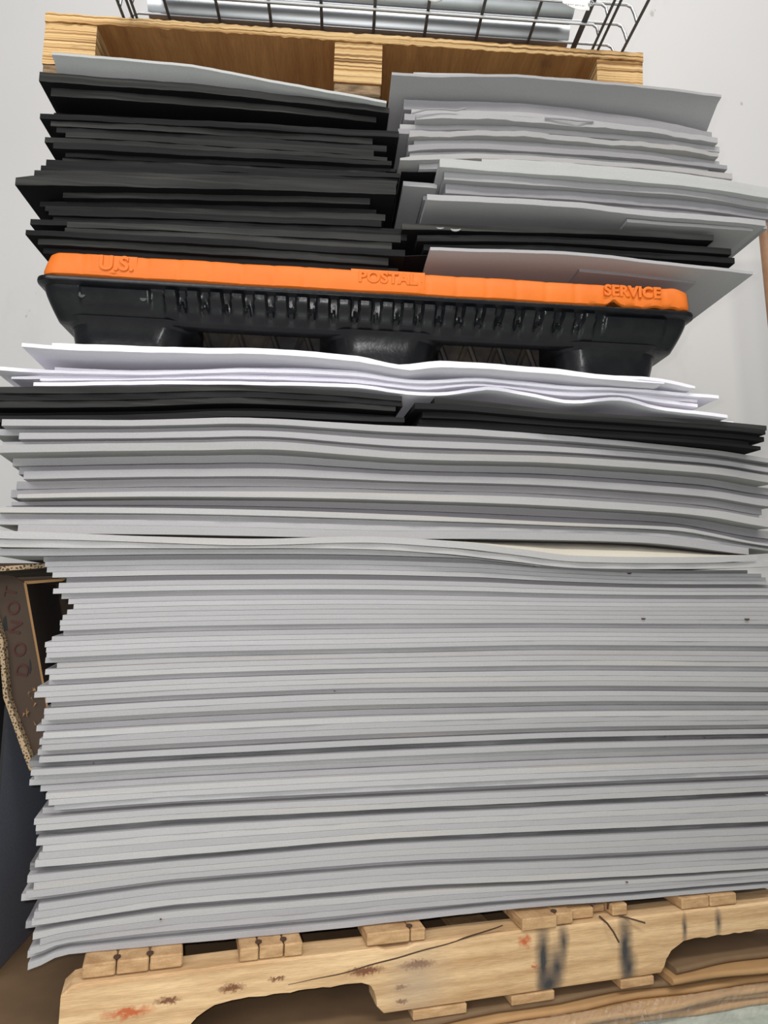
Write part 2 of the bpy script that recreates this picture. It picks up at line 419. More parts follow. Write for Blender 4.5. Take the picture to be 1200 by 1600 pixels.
    o = link_mesh(name, verts, faces, [mat, top_mat] if top_mat else mat, origin=origin, smooth=True, sharp=30, midx=mi+[0]*(len(faces)-len(mi)))
    return tag(o, label, cat, group)

ONES = ['', 'first', 'second', 'third', 'fourth', 'fifth', 'sixth', 'seventh', 'eighth', 'ninth', 'tenth', 'eleventh', 'twelfth', 'thirteenth', 'fourteenth', 'fifteenth', 'sixteenth', 'seventeenth', 'eighteenth', 'nineteenth']
TENS = {2: ('twenty', 'twentieth'), 3: ('thirty', 'thirtieth'), 4: ('forty', 'fortieth'), 5: ('fifty', 'fiftieth'), 6: ('sixty', 'sixtieth'), 7: ('seventy', 'seventieth')}
def ordinal(n):
    if n < 20: return ONES[n]
    return TENS[n//10][1] if n % 10 == 0 else TENS[n//10][0]+'-'+ONES[n % 10]

# ================================================================== the setting
FLOOR_Z = 0.0
WALL_Y = 2.45
structure(box('floor', -2.5, 3.0, -1.5, WALL_Y+0.1, -0.05, 0.0, M['floor']))
structure(box('wall_back', -2.5, 3.0, WALL_Y, WALL_Y+0.1, 0.0, 3.2, M['wall']))

# planes of the fronts of the piles
P_BIG = Plane(0.998, 14.5)
P_BLK = Plane(1.005, 9.0)
P_WHT = Plane(1.005, 8.0)
P_USP = Plane(1.040, 4.5)
P_TOP = Plane(1.045, 5.0)
P_PLY = Plane(1.105, 3.2)
P_PAL = Plane(0.973, 16.3)
PAL_L = P_PAL.hit(96, 1540)[0]
PAL_R = PAL_L+1.219
BUNDLE_TOP, STR_TOP, BOARD_TOP = 0.060, 0.141, 0.157

# ================================================================== flattened cartons on the floor
def carton_layer(z0, z1, s0, s1, d0, label, mt='kraft'):
    pl = P_PAL; ns = 40
    s = np.linspace(s0, s1, ns); ph = RNG.uniform(0, 9)
    verts = []; faces = []
    prof = []
    h = z1-z0; r = h/2
    for k in range(7):
        a = -math.pi/2 + math.pi*k/6
        prof.append((r-r*math.cos(a), z0+r+r*math.sin(a)*0.97))
    prof = [(1.05, prof[0][1])]+prof+[(1.05, prof[-1][1])]
    for i in range(ns):
        wob = 0.005*math.sin(s[i]*9+ph)+0.003*math.sin(s[i]*31+ph*2)
        dz = 0.0
        for d, z in prof: verts.append(pl.at(float(s[i]), d0+d+(wob if d < 1 else 0), z+dz))
    n = len(prof)
    for i in range(ns-1):
        for k in range(n):
            k2 = (k+1) % n; faces.append((i*n+k, i*n+k2, (i+1)*n+k2, (i+1)*n+k))
    faces.append(tuple(range(n-1, -1, -1))); faces.append(tuple(range((ns-1)*n, ns*n)))
    o = link_mesh('flattened_carton', verts, faces, M[mt], origin=pl.at((s0+s1)/2, d0+0.5, z0), smooth=True, sharp=60)
    return tag(o, label, 'cardboard', 'flattened cartons under the wooden pallet')
words5 = ['lowest folded brown carton, lying directly on the concrete floor', 'second folded brown carton up from the concrete floor',
          'third folded brown carton up from the concrete floor', 'fourth folded brown carton up from the concrete floor',
          'topmost folded brown carton of the bundle, directly under the wooden pallet']
for k in range(5):
    carton_layer(k*0.0094+0.0003, k*0.0094+0.0092, -0.95+0.01*k, 0.86-0.012*(k % 2), -0.012+[0.0, 0.008, -0.006, 0.005, 0.012][k], words5[k], 'kraft_shaded' if k == 4 else 'kraft')
sx = P_PAL.hit(1043, 1530)[0]
carton_layer(0.0475, 0.0567, sx, 0.655, -0.012, 'folded brown carton tucked into the right notch of the wooden pallet, lower of two')
carton_layer(0.0570, 0.0662, sx+0.012, 0.655, 0.000, 'folded brown carton tucked into the right notch of the wooden pallet, upper of two', 'kraft_shaded')
# clear wrapping film, a strip hugging the fronts of the bundle
def film():
    pl = P_PAL; verts = []; faces = []; ns, nz = 300, 9
    r = random.Random(5)
    for i in range(ns):
        s = -0.45+i*(1.31/(ns-1))
        for k in range(nz):
            z = 0.003+k*0.0435/(nz-1)
            amp = 0.0025+0.003*math.exp(-((s-0.36)/0.04)**2)
            verts.append(pl.at(s, -0.033+r.uniform(-amp, amp*0.4), z))
    for i in range(ns-1):
        for k in range(nz-1): faces.append((i*nz+k, (i+1)*nz+k, (i+1)*nz+k+1, i*nz+k+1))
    o = link_mesh('wrapping_film', verts, faces, M['film'], origin=pl.at(0.2, -0.026, 0.03))
    so = o.modifiers.new('thickness', 'SOLIDIFY'); so.thickness = 0.0002
    tag(o, 'crumpled clear plastic film wrapped around the folded brown cartons under the pallet', 'plastic film')
film()

# ================================================================== wooden pallet
def wooden_pallet():
    L = PAL_R-PAL_L
    root = empty('wooden_pallet', frame(P_PAL.at(PAL_L, 0, BUNDLE_TOP), P_PAL.e, P_PAL.n), 'worn timber pallet with notched stringer and black smears, under the tall grey pile', 'pallet')
    H = STR_TOP-BUNDLE_TOP
    def stain_extra(nt, c):
        blk = (0.035, 0.034, 0.036)
        for (x, z, sx, sz, so, na) in ((0.613, 0.040, 0.015, 0.066, 0.8, 0.010), (0.634, 0.028, 0.018, 0.040, 0.95, 0.010), (0.645, 0.06, 0.011, 0.036, 1.0, 0.008),
                                       (0.744, 0.040, 0.015, 0.072, 0.85, 0.010), (0.750, 0.015, 0.017, 0.03, 0.9, 0.008), (0.622, 0.008, 0.022, 0.022, 0.8, 0.008), (0.845, 0.058, 0.006, 0.026, 0.95, 0.005), (0.905, 0.06, 0.008, 0.025, 1.0, 0.005)):
            c = mix(nt, box_mask(nt, (x, z), (sx, sz), so, na, 60), c, blk)
        for (x, z, sx, sz) in ((0.005, 0.022, 0.032, 0.016), (0.0, 0.002, 0.024, 0.012), (0.075, 0.042, 0.036, 0.007), (0.585, 0.066, 0.012, 0.010), (0.60, 0.033, 0.006, 0.004)):
            c = mix(nt, box_mask(nt, (x, z), (sx, sz), 0.7, 0.02, 120), c, (0.42, 0.10, 0.03))
        for (x, z, sx, sz) in ((0.118, 0.050, 0.018, 0.005), (0.192, 0.055, 0.020, 0.006), (0.247, 0.059, 0.013, 0.003), (0.36, 0.055, 0.03, 0.006), (0.43, 0.055, 0.03, 0.007), (0.41, 0.012, 0.01, 0.004), (0.41, 0.03, 0.012, 0.003)):
            c = mix(nt, box_mask(nt, (x, z), (sx, sz), 0.6, 0.014, 260), c, (0.16, 0.06, 0.025))
        # a grey weathered bloom in the middle
        c = mix(nt, mix(nt, 0.6, (0, 0, 0), box_mask(nt, (0.43, 0.03), (0.06, 0.06), 1.0, 0.02, 40)), c, (0.33, 0.26, 0.19))
        return c
    st = wood_mat('pallet_stringer_wood', (0.43, 0.25, 0.11), (0.72, 0.50, 0.275), (2.2, 30, 40), 2.0, extra=stain_extra)
    def stringer(y0, y1, name, mat):
        top = []; bot = []
        r = random.Random(int(y0*100))
        n = 120
        def bottom(x):
            z = 0.0
            for a, b in ((0.138, 0.377), (0.808, 1.05)):
                if a < x < b:
                    # rounded ramps at the ends of each notch
                    ra = 0.06 if a < 0.5 else 0.05
                    t = min(1.0, (x-a)/ra); u = min(1.0, (b-x)/0.018)
                    z = max(z, 0.040*min(math.sqrt(max(0, 1-(1-t)**2)), math.sqrt(max(0, 1-(1-u)**2))))
            return z
        xs = sorted(set([round(i*L/n, 4) for i in range(n+1)]+[0.139, 0.141, 0.145, 0.151, 0.368, 0.372, 0.375, 0.3765, 0.809, 0.811, 0.815, 0.821]))
        bm = bmesh.new(); cols = []
        for x in xs:
            zt = H-0.0012*(0.5+0.5*math.sin(x*21))-(0.003 if abs(x-0.40) < 0.02 else 0)
            zb = bottom(x)+(r.uniform(-0.0012, 0.0012) if bottom(x) > 0.01 else 0)
            if x < 0.012: zt -= (0.012-x)*0.9
            c_ = 0.0025
            pts = [(y0+c_, zt), (y0, zt-c_), (y0, zb+c_*0.6), (y0+c_, zb), (y1, zb), (y1, zt)]
            cols.append([bm.verts.new((x, y, z)) for y, z in pts])
        for a, b in zip(cols, cols[1:]):
            for k in range(6): bm.faces.new((a[k], a[(k+1) % 6], b[(k+1) % 6], b[k]))
        bm.faces.new(cols[0]); bm.faces.new(cols[-1][::-1])
        return from_bm(name, bm, mat, root, smooth=True, sharp=30)
    s = stringer(0.0, 0.038, 'stringer', st); s['label'] = 'front stringer smeared black and rust red'
    # the long split along the front stringer: a thin sliver of lifted wood with a dark crack below it
    crack = []; up = []
    cp = [P_PAL.hit(*q) for q in ((450, 1538), (520, 1524), (600, 1502), (690, 1477), (740, 1462), (786, 1446))]
    cx = np.linspace(cp[0][0], cp[-1][0], 30); cz = hermite([q[0] for q in cp], [q[1] for q in cp], cx)
    for i in range(30):
        x = float(cx[i])-PAL_L; z = float(cz[i])-BUNDLE_TOP+0.0004*math.sin(x*90)
        wv = 0.0007*math.sin(math.pi*i/29)+0.0002
        crack.append((x, -0.0004, z+wv)); up.append((x, -0.0004, z-wv))
    bm = bmesh.new()
    a = [bm.verts.new(p) for p in crack]; b = [bm.verts.new(p) for p in up]
    a2 = [bm.verts.new((p[0], 0.002, p[2])) for p in crack]; b2 = [bm.verts.new((p[0], 0.002, p[2])) for p in up]
    for i in range(29):
        bm.faces.new((a[i], a[i+1], b[i+1], b[i])); bm.faces.new((a[i], a2[i], a2[i+1], a[i+1])); bm.faces.new((b[i], b[i+1], b2[i+1], b2[i]))
    from_bm('crack', bm, M['nail'], root)
    stringer(0.48, 0.518, 'stringer', M['pallet_plain']); stringer(0.978, 1.016, 'stringer', M['pallet_plain'])
    # top deck boards: x ranges along the front; ends flush with the front stringer
    def s_px(px, py): return P_PAL.hit(px, py)[0]-PAL_L
    boards = [(s_px(128, 1510), s_px(286, 1500), 0.006), (s_px(376, 1482), s_px(474, 1478), 0.004), (s_px(576, 1460), s_px(667, 1455), 0.002),
              (s_px(815, 1430), s_px(897, 1430), -0.002), (s_px(899, 1428), s_px(986, 1425), 0.008), (s_px(1068, 1410), s_px(1153, 1405), 0.004), (1.12, 1.215, 0.0)]
    for bi, (x0, x1, y0) in enumerate(boards):
        bm = bmesh.new()
        n = 7
        cuts = {0: (0.33, 0.66), 1: (0.30, 0.70), 2: (0.74,), 3: (0.66,), 4: (0.42, 0.72), 5: (0.5,)}.get(bi, ())
        segs = [0.0]+list(cuts)+[1.0]
        for q in range(len(segs)-1):
            g = 0.0007
            xa = x0+(x1-x0)*segs[q]+(g if q else 0); xb = x0+(x1-x0)*segs[q+1]-(g if q < len(segs)-2 else 0)
            dy = RNG.uniform(-0.002, 0.004)
            hh = BOARD_TOP-BUNDLE_TOP
            if bi == 4: dy, hh = [(0.004, hh-0.002), (0.018, hh-0.006), (0.0, hh+0.0)][q]
            add_box(bm, xa, xb, y0+dy, 0.05, H+0.0003, hh, 0.0016, 1)
        add_box(bm, x0, x1, 0.05, 1.012, H+0.0003, BOARD_TOP-BUNDLE_TOP, 0.0015, 1)
        o = from_bm('deck_board', bm, M['board_end'], root, smooth=True)
        for fx in cuts[:2]:
            x = x0+(x1-x0)*fx
            vs, fs = tube_geo([(x, y0+0.012, BOARD_TOP-BUNDLE_TOP-0.010), (x+0.0005, y0+0.010, BOARD_TOP-BUNDLE_TOP+0.001)], 0.0016, 8)
            v2, f2 = tube_geo([(x, y0+0.010, BOARD_TOP-BUNDLE_TOP+0.0006), (x, y0+0.010, BOARD_TOP-BUNDLE_TOP+0.0022)], 0.0042, 10)
            link_mesh('nail', vs+v2, fs+[tuple(i+len(vs) for i in f) for f in f2], M['nail'], root, smooth=True)
    # two nails that were pulled out and bent over the front
    hb = BOARD_TOP-BUNDLE_TOP
    xb = boards[4][0]+0.045
    tube('bent_nail', [(xb, 0.01, hb-0.014), (xb+0.002, -0.006, hb-0.017), (xb+0.010, -0.009, hb-0.028), (xb+0.018, -0.010, hb-0.042)], 0.0013, M['nail'], root, 6)
    tube('bent_nail', [(xb+0.03, 0.006, hb-0.014), (xb+0.045, -0.006, hb-0.016), (xb+0.062, -0.009, hb-0.021)], 0.0013, M['nail'], root, 6)
    # bottom boards, notched into the foot of the stringers
    for (xa, xc) in ((0.01, 0.11), (0.425, 0.50), (0.565, 0.63), (0.735, 0.79)):
        box('bottom_board', xa, xc, -0.002, 1.014, -0.0125, -0.0005, M['board_end'], root, 0.0012, 1)
    return root
wooden_pallet()

# ================================================================== the tall pile of grey foam sheets
BIG = Stack(P_BIG)
for t, pts in (
    (-21, [(0, 655), (200, 656), (400, 653), (600, 664), (750, 671), (900, 682), (1100, 701), (1200, 716)]),
    (-17, [(0, 697), (300, 693), (450, 693), (600, 706), (900, 716), (1100, 730), (1200, 745)]),
    (-11, [(0, 773), (300, 768), (600, 771), (900, 781), (1100, 796), (1200, 812)]),
    (-8, [(0, 792), (300, 794), (600, 803), (900, 817), (1050, 823), (1175, 846), (1200, 850)]),
    (-5, [(0, 819), (300, 822), (600, 829), (775, 830), (1000, 836), (1180, 857), (1200, 860)]),
    (-4, [(0, 829), (150, 835), (350, 842), (600, 839), (700, 845), (800, 856), (900, 868), (1100, 870), (1182, 866), (1200, 865)]),
    (-3, [(0, 842), (150, 845), (350, 852), (600, 849), (700, 856), (800, 867), (900, 878), (1100, 880), (1200, 876)]),
    (-2, [(0, 856), (300, 857), (600, 859), (700, 866), (800, 877), (900, 887.5), (1100, 889), (1200, 886)]),
    (1, [(68, 868), (300, 865), (600, 867), (750, 872), (850, 880), (1000, 888.5), (1190, 890)]),
    (10, [(60, 946), (300, 939), (600, 937), (900, 941), (1200, 942)]),
    (20, [(60, 1029), (300, 1019), (600, 1013), (900, 1008), (1200, 1010)]),
    (29, [(60, 1108), (300, 1094), (600, 1083), (900, 1080), (1200, 1082)]),
    (38, [(60, 1193), (300, 1180), (600, 1165), (900, 1153), (1200, 1147)]),
    (49, [(60, 1299), (300, 1280), (600, 1265), (900, 1251), (1200, 1237)]),
    (54, [(60, 1355), (300, 1335), (600, 1311), (900, 1297), (1200, 1284)]),
    (58, [(60, 1402), (300, 1372), (600, 1348), (900, 1336), (1200, 1322)]),
    (62, [(60, 1446), (300, 1412), (600, 1388), (900, 1374), (1200, 1357)]),
    (68, [(45, 1516), (130, 1497), (285, 1479), (375, 1470), (600, 1443), (800, 1421), (1000, 1405), (1200, 1387)])):
    BIG.line(t, pts)
# the lowest sheet rests on the deck boards; only its left end hangs past the pallet
for q in BIG.c:
    if q[0] == 68:
        ds = np.linspace(-0.50, 0.75, 126); dz = hermite(q[1], q[2], ds)
        lo = np.where(ds > PAL_L-0.015, BOARD_TOP+0.0008, BOARD_TOP+0.0008+(ds-PAL_L+0.015)*0.45)
        q[1][:] = list(ds); q[2][:] = list(np.maximum(dz, lo))

XL = {1: 68, 2: 70, 3: 73, 4: 82, 5: 104, 6: 92, 7: 83, 8: 96, 9: 107, 10: 115, 11: 105, 12: 98, 13: 93.5, 14: 94, 15: 99, 16: 81, 17: 70, 18: 72, 19: 73, 20: 70.7,
      21: 89, 22: 70.4, 23: 77, 24: 76, 25: 58.5, 26: 53.6, 27: 71.5, 28: 80, 29: 69, 30: 69, 31: 65, 32: 57, 33: 67.4, 34: 61.4, 35: 65.5, 36: 59, 37: 61.4, 38: 45,
      39: 48, 40: 53.6, 41: 46, 42: 63, 43: 71.5, 44: 76, 45: 84.5, 46: 66.6, 47: 53, 48: 56, 49: 56, 50: 57, 51: 66.6, 52: 61, 53: 55, 54: 46, 55: 42.6, 56: 53, 57: 40.6,
      58: 33, 59: 60, 60: 53.6, 61: 49.6, 62: 40, 63: 51, 64: 62.6, 65: 47, 66: 43, 67: 43.5}
SB = {1: 0.010, 5: 0.016, 8: 0.010, 9: 0.006, 15: 0.008, 20: 0.009, 21: 0.006, 24: 0.008, 28: 0.010, 31: 0.014, 32: 0.012, 36: 0.012, 37: 0.003, 38: 0.015, 40: 0.012, 41: 0.014, 42: 0.010,
      45: 0.004, 46: 0.020, 49: 0.014, 50: 0.0, 54: 0.014, 55: 0.0, 58: 0.014, 59: 0.0, 62: 0.015, 63: 0.0, 66: 0.012, 67: 0.0}
ROUGH = {38: 'dark ragged charcoal foam sheet under the torn carton corner,', 49: 'dark ragged charcoal foam sheet with a torn left edge,', 54: 'dark pitted charcoal foam sheet near the pile foot,'}
BIGS = {}
# base of the tall pile first
for i in range(67, 0, -1):
    n = 68-i
    if i in ROUGH:
        label = ROUGH[i]+' '+ordinal(n)+' from the pallet'
    elif n == 1:
        label = 'lowest grey foam sheet of the tall pile, resting on the wooden pallet boards'
    elif i == 1:
        label = 'topmost narrow grey foam sheet of the tall pile, right under the wider overhanging grey sheets'
    else:
        jut = ''
        lo, hi = XL.get(i-1, 70), XL.get(i+1, 70)
        if XL[i] < lo-6 and XL[i] < hi-6: jut = ' sticking out left'
        elif XL[i] > lo+5 and XL[i] > hi+5: jut = ' set back at left'
        label = 'grey foam sheet'+jut+', '+ordinal(n)+' from the bottom of the tall pile'
    mt = M['rough'] if i in ROUGH else (M['greyw'] if i % 5 in (1, 3) and i > 20 else (M['greyd'] if i in (31, 36, 58, 62) else M['grey']))
    xr = {1: 1168, 2: 1190, 3: 1196, 4: 1199}.get(i, 1206+RNG.uniform(0, 35))
    sb = SB.get(i, RNG.uniform(0.0, 0.0010))+max(0.0, 0.022*(1-i/19))
    BIGS[i] = sheet(BIG, i, i+1, XL[i], xr, sb, mt, label, 'grey foam sheets in the tall pile', dp=0.93, skew=RNG.uniform(-0.0012, 0.0012) if i not in (67,) else 0.0, ragged=0.004 if i in ROUGH else 0.0008)

# the wider, overhanging grey sheets above
XLU = {-21: 3, -20: -8, -19: 30, -18: 4, -17: -3, -16: 20, -15: 30, -14: 37, -13: 26, -12: 17, -11: 27, -10: 18, -9: 9, -8: -4, -7: -2, -6: -8, -5: 28, -4: -4, -3: -8, -2: -6}
SBU = {-21: 0, -20: 0.018, -19: 0.002, -18: 0.016, -17: -0.008, -16: 0.030, -15: 0.036, -14: 0.010, -13: 0.028, -12: 0.030, -11: -0.004, -10: 0.032, -9: 0.036, -8: 0.0, -7: 0.014, -6: 0.006, -5: 0.004, -4: -0.002, -3: 0.002, -2: 0.012}
def sag(st, ta, tb, k):
    """the front of the sheet has flopped down into the gap; further back it lies flat again"""
    def f(s, d):
        g = float(st.F(ta, np.array([s]))[0]-st.F(tb, np.array([s]))[0])
        g = max(0.0, g-0.0115)
        t = min(1.0, d/0.05); return g*k*(1-(1-t)**1.6)
    return f
upl = {-21: 'topmost wide grey foam sheet, directly under the black foam sheets', -20: 'wide grey foam sheet, second below the black foam sheets, its edge set back',
       -17: 'wide pale grey foam sheet jutting out at upper left, fifth below the black sheets',
       -4: 'cream topped grey foam sheet sagging at right, its upper face showing', -3: 'thin sagging grey foam sheet directly under the cream topped one',
       -2: 'lowest wide grey foam sheet, its underside showing over the brown carton at left'}
for i in range(-2, -22, -1):
    label = upl.get(i, 'wide grey foam sheet, '+ordinal(i+22)+' below the black foam sheets above the tall pile')
    mt = {-4: 'greyw', -3: 'greyw', -17: 'greyw', -8: 'greyw', -11: 'greyw', -15: 'greyd', -9: 'greyd'}.get(i, 'grey')
    kw = {}
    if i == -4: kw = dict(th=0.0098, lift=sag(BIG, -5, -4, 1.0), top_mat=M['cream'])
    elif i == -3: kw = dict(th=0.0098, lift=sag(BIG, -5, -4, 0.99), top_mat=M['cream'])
    elif i == -5: kw = dict(th=0.0112)
    t1 = i+1 if i != -2 else 1
    xr = {-2: 845, -4: 1182, -3: 1215, -5: 1170, -12: 1186, -13: 1190}.get(i, 1208+RNG.uniform(0, 30))
    if i == -2: kw = dict(th=0.0098, lift=sag(BIG, -5, -4, 0.0))
    sheet(BIG, i, t1, XLU[i], xr, SBU[i], M[mt], label, 'wide grey foam sheets over the tall pile', dp=0.95, **kw)

# ================================================================== black foam between grey and white
BLK = Stack(P_BLK)
BLK.line(0, [(0, 604), (200, 604), (410, 602), (520, 609), (628, 619), (700, 622), (900, 643), (1100, 656), (1198, 665)])
BLK.line_from(6, BIG, -21, -0.70, 0.80, 0.0012)
def blk(t0, t1, xl, xr, sb, mt, label, th=None):
    sheet(BLK, t0, t1, xl, xr, sb, M[mt], label, 'black foam sheets between the grey and white foam', dp=0.8, th=th)
blk(5, 6, -20, 608, 0.026, 'black', 'lowest black foam sheet of the left half, lying on the wide grey sheets')
blk(4, 5, -20, 632, 0.010, 'black', 'black foam sheet of the left half, second up from the grey, reaching furthest right')
blk(3, 4, -20, 616, 0.030, 'black', 'recessed black foam sheet of the left half, third up from the grey')
blk(2, 3, -20, 618, 0.004, 'blackl', 'black foam sheet of the left half, third from its top')
blk(1, 2, -20, 628, 0.002, 'black', 'black foam sheet of the left half, second from its top')
blk(0, 1, -20, 628, 0.0, 'blackl', 'topmost black foam sheet of the left half, under the white foam')
blk(5, 6, 652, 1189, 0.018, 'black', 'thin lowest black foam sheet of the right half, lying on the wide grey sheets')
blk(3.9, 5, 655, 1170, 0.022, 'black', 'black foam sheet of the right half, second up from the grey, short at right')
blk(2.6, 3.9, 660, 1194, 0.012, 'black', 'black foam sheet of the right half, third up from the grey')
blk(1.3, 2.6, 648, 1196, -0.002, 'black', 'black foam sheet of the right half, second from its top, starting at the gap')
blk(0, 1.3, 679, 1198, 0.0, 'blackl', 'topmost black foam sheet of the right half, under the wavy white foam')

# ================================================================== white foam
WHT = Stack(P_WHT)
for t, pts in (
    (0, [(82, 541), (300, 547), (450, 551), (550, 559), (622, 573), (660, 570), (690, 568), (760, 572), (860, 579), (945, 590), (995, 592), (1042, 598), (1087, 608)]),
    (1, [(33, 543), (82, 548), (300, 554), (450, 558), (550, 566), (622, 580), (690, 576), (760, 579), (860, 586), (945, 596), (1037, 606)]),
    (2, [(85, 567), (150, 571), (250, 572), (400, 568), (550, 573), (650, 587), (760, 585), (900, 597), (1067, 610)]),
    (3, [(0, 571), (63, 576), (200, 579), (400, 575), (550, 580), (650, 593), (760, 591), (890, 602), (970, 605), (1030, 609), (1124, 616)]),
    (4, [(18, 584), (63, 582), (200, 584), (400, 581), (550, 586), (650, 598), (760, 595), (890, 607), (970, 609), (1030, 614), (1124, 622)]),
    (5, [(63, 589), (200, 589), (400, 586), (550, 591), (650, 603), (760, 598), (890, 612), (970, 613), (1030, 621), (1091, 629)]),
    (6, [(8, 593), (52, 593), (400, 591), (550, 596), (650, 607), (760, 601), (820, 608), (890, 618), (970, 616), (1030, 628), (1091, 636)]),
    (7, [(52, 597), (412, 596), (560, 601), (650, 612), (693, 612), (727, 608), (770, 604), (820, 613), (890, 625), (970, 620), (1030, 635), (1137, 648)])):
    WHT.line(t, pts)
WHT.line_from(8, BLK, 0, -0.62, 0.66)
def wht(t0, xl, xr, sb, label, th=0.0052, dp=0.85, skew=0.0, t1=None, lift=None):
    sheet(WHT, t0, (t0+1) if t1 is None else t1, xl, xr, sb, M['white'], label, 'thin white foam sheets', dp=dp, th=th, skew=skew, ragged=0.002, lift=lift, ns=70)
def settle(s, d):
    g = float(WHT.F(7, np.array([s]))[0]-0.0052-WHT.F(8, np.array([s]))[0])
    t = min(1.0, d/0.30); return -max(0.0, g-0.001)*0.9*(t*t*(3-2*t))
wht(7, 52, 1137, 0.0, 'lowest white foam sheet, waving over the black foam at right', lift=settle)
wht(6, 8, 1146, 0.055, 'white foam sheet second from the black foam, poking out at far right')
wht(5, 63, 1091, 0.006, 'white foam sheet third up from the black foam')
wht(4, 18, 1090, 0.014, 'white foam sheet fourth up from the black foam, curled at its left corner')
wht(3, -12, 1124, 0.004, 'white foam sheet fourth down from the black plastic pallet, reaching far left')
wht(2, 85, 1060, 0.018, 'white foam sheet third down from the black plastic pallet')
wht(1, 33, 1037, -0.022, 'white foam sheet with raised left corner, second below the black plastic pallet')
wht(0, 82, 1087, -0.012, 'topmost white foam sheet, directly under the feet of the black plastic pallet')

# ================================================================== black plastic pallet with orange deck edge
def plastic_pallet():
    W, D, H = 1.024, 1.20, 0.151
    s0, z0 = P_USP.hit(100, 549); s1, z1 = P_USP.hit(1045, 597)
    sl = P_USP.hit(50, 432)[0]; sr = P_USP.hit(1092, 487)[0]; W = sr-sl
    fs_ = np.concatenate([np.linspace(P_USP.hit(a, 560)[0], P_USP.hit(b, 560)[0], 20) for a, b in ((93, 272), (520, 682), (898, 1046))])
    zb = float(WHT.F(0, fs_).max())+0.0004
    ztop = (P_USP.hit(300, 404)[1]+P_USP.hit(850, 437)[1])/2
    H = ztop-zb
    root = empty('plastic_pallet', frame(P_USP.at((sl+sr)/2, 0, zb), P_USP.e, P_USP.n), 'black plastic shipping pallet with embossed orange deck edge, on the white foam', 'pallet')
    def rrect(w, d, r, y0, nf, nc=6):
        """outline counter-clockwise seen from above, starting at the front left; front edge sampled nf times"""
        pts = []
        x0, x1, ya, yb = -w/2, w/2, y0, y0+d
        for i in range(nf+1): pts.append((x0+r+(x1-x0-2*r)*i/nf, ya))
        for k in range(1, nc): a = -math.pi/2+math.pi/2*k/nc; pts.append((x1-r+r*math.cos(a), ya+r+r*math.sin(a)))
        for i in range(9): pts.append((x1, ya+r+(d-2*r)*i/8))
        for k in range(1, nc): a = math.pi/2*k/nc; pts.append((x1-r+r*math.cos(a), yb-r+r*math.sin(a)))
        for i in range(9): pts.append((x1-r-(x1-x0-2*r)*i/8, yb))
        for k in range(1, nc): a = math.pi/2+math.pi/2*k/nc; pts.append((x0+r+r*math.cos(a), yb-r+r*math.sin(a)))
        for i in range(9): pts.append((x0, yb-r-(d-2*r)*i/8))
        for k in range(1, nc): a = math.pi+math.pi/2*k/nc; pts.append((x0+r+r*math.cos(a), ya+r+r*math.sin(a)))
        return pts
    def loft(name, rings, mat, cap_bot=True, cap_top=True, sharp=40):
        n = len(rings[0]); vs = [p for r in rings for p in r]; fs = []
        for j in range(len(rings)-1):
            for i in range(n): fs.append((j*n+i, j*n+(i+1) % n, (j+1)*n+(i+1) % n, (j+1)*n+i))
        if cap_bot: fs.append(tuple(range(n-1, -1, -1)))
        if cap_top: fs.append(tuple(range((len(rings)-1)*n, len(rings)*n)))
        return link_mesh(name, vs, fs, mat, root, smooth=True, sharp=sharp)
    ho = 0.036                                   # height of the orange band
    # orange deck
    nf = 260; rings = []
    r_ = random.Random(3)
    bumps = [r_.uniform(-1, 1) for _ in range(60)]
    def xl(u): return u  # local x
    for (dz, ins) in ((-ho+0.002, 0.009), (-ho, 0.006), (-ho*0.94, 0.0012), (-ho*0.80, 0.0), (-ho*0.45, 0.0005), (-ho*0.12, 0.0018), (-0.0015, 0.0035), (0.0, 0.007)):
        ring = []
        slant = 0.010*(dz+ho)/ho
        for (x, y) in rrect(W-0.016-2*ins, D-2*ins, 0.020, ins, nf):
            z = H+dz
            if y < 0.03:
                u = x*1.0
                # shallow panels pressed into the front
                y += 0.0014*max(0.0, math.cos(2*math.pi*(u+0.30)/0.047))**6 if not (-0.075 < u < 0.065) else -0.0012
                # crumpled, scuffed right end
                if u > 0.31:
                    k = min(1.0, (u-0.31)/0.05)
                    y += k*0.0016*(math.sin(u*95)*0.6+math.sin(u*210+dz*160)*0.5)
                    z += k*0.0010*math.sin(u*70+1.0)+k*0.0007*math.sin(u*190)
                    if dz < -0.02: z += k*(0.0012+0.006*math.exp(-((u-0.372)/0.006)**2))
                else: z += 0.0005*math.sin(u*40)
            if x < -W/2+0.06: x += slant*max(0, 1-(x+W/2)/0.06)
            ring.append((x, y, z))
        rings.append(ring)
    deck = loft('deck', rings, M['orange'], sharp=50); deck['label'] = 'orange plastic deck edge with raised lettering'
    def letters(body, px, py, size, tilt=0.0):
        P = P_USP.hit(px, py)
        x = P[0]-(sl+sr)/2; z = P[1]-zb
        mm = Matrix.Translation((x, 0.0006, z)) @ Matrix.Rotation(math.pi/2, 4, 'X') @ Matrix.Rotation(tilt, 4, 'Z')
        o = text_part('lettering', body, size, 0.0024, M['orange'], root, mm, 0.0006, 1.06, 0.022)
        return o
    letters('U.S.', 182, 413, 0.030); letters('POSTAL', 606, 435.5, 0.0245); letters('SERVICE', 988, 457, 0.024)
    for px, py in ((555, 432), (659, 440)):
        P = P_USP.hit(px, py)
        vs, fs = tube_geo([(P[0]-(sl+sr)/2, 0.003, P[1]-zb), (P[0]-(sl+sr)/2, -0.0004, P[1]-zb)], 0.0016, 12)
        link_mesh('rivet', vs, fs, M['orange'], root, smooth=True, sharp=40)
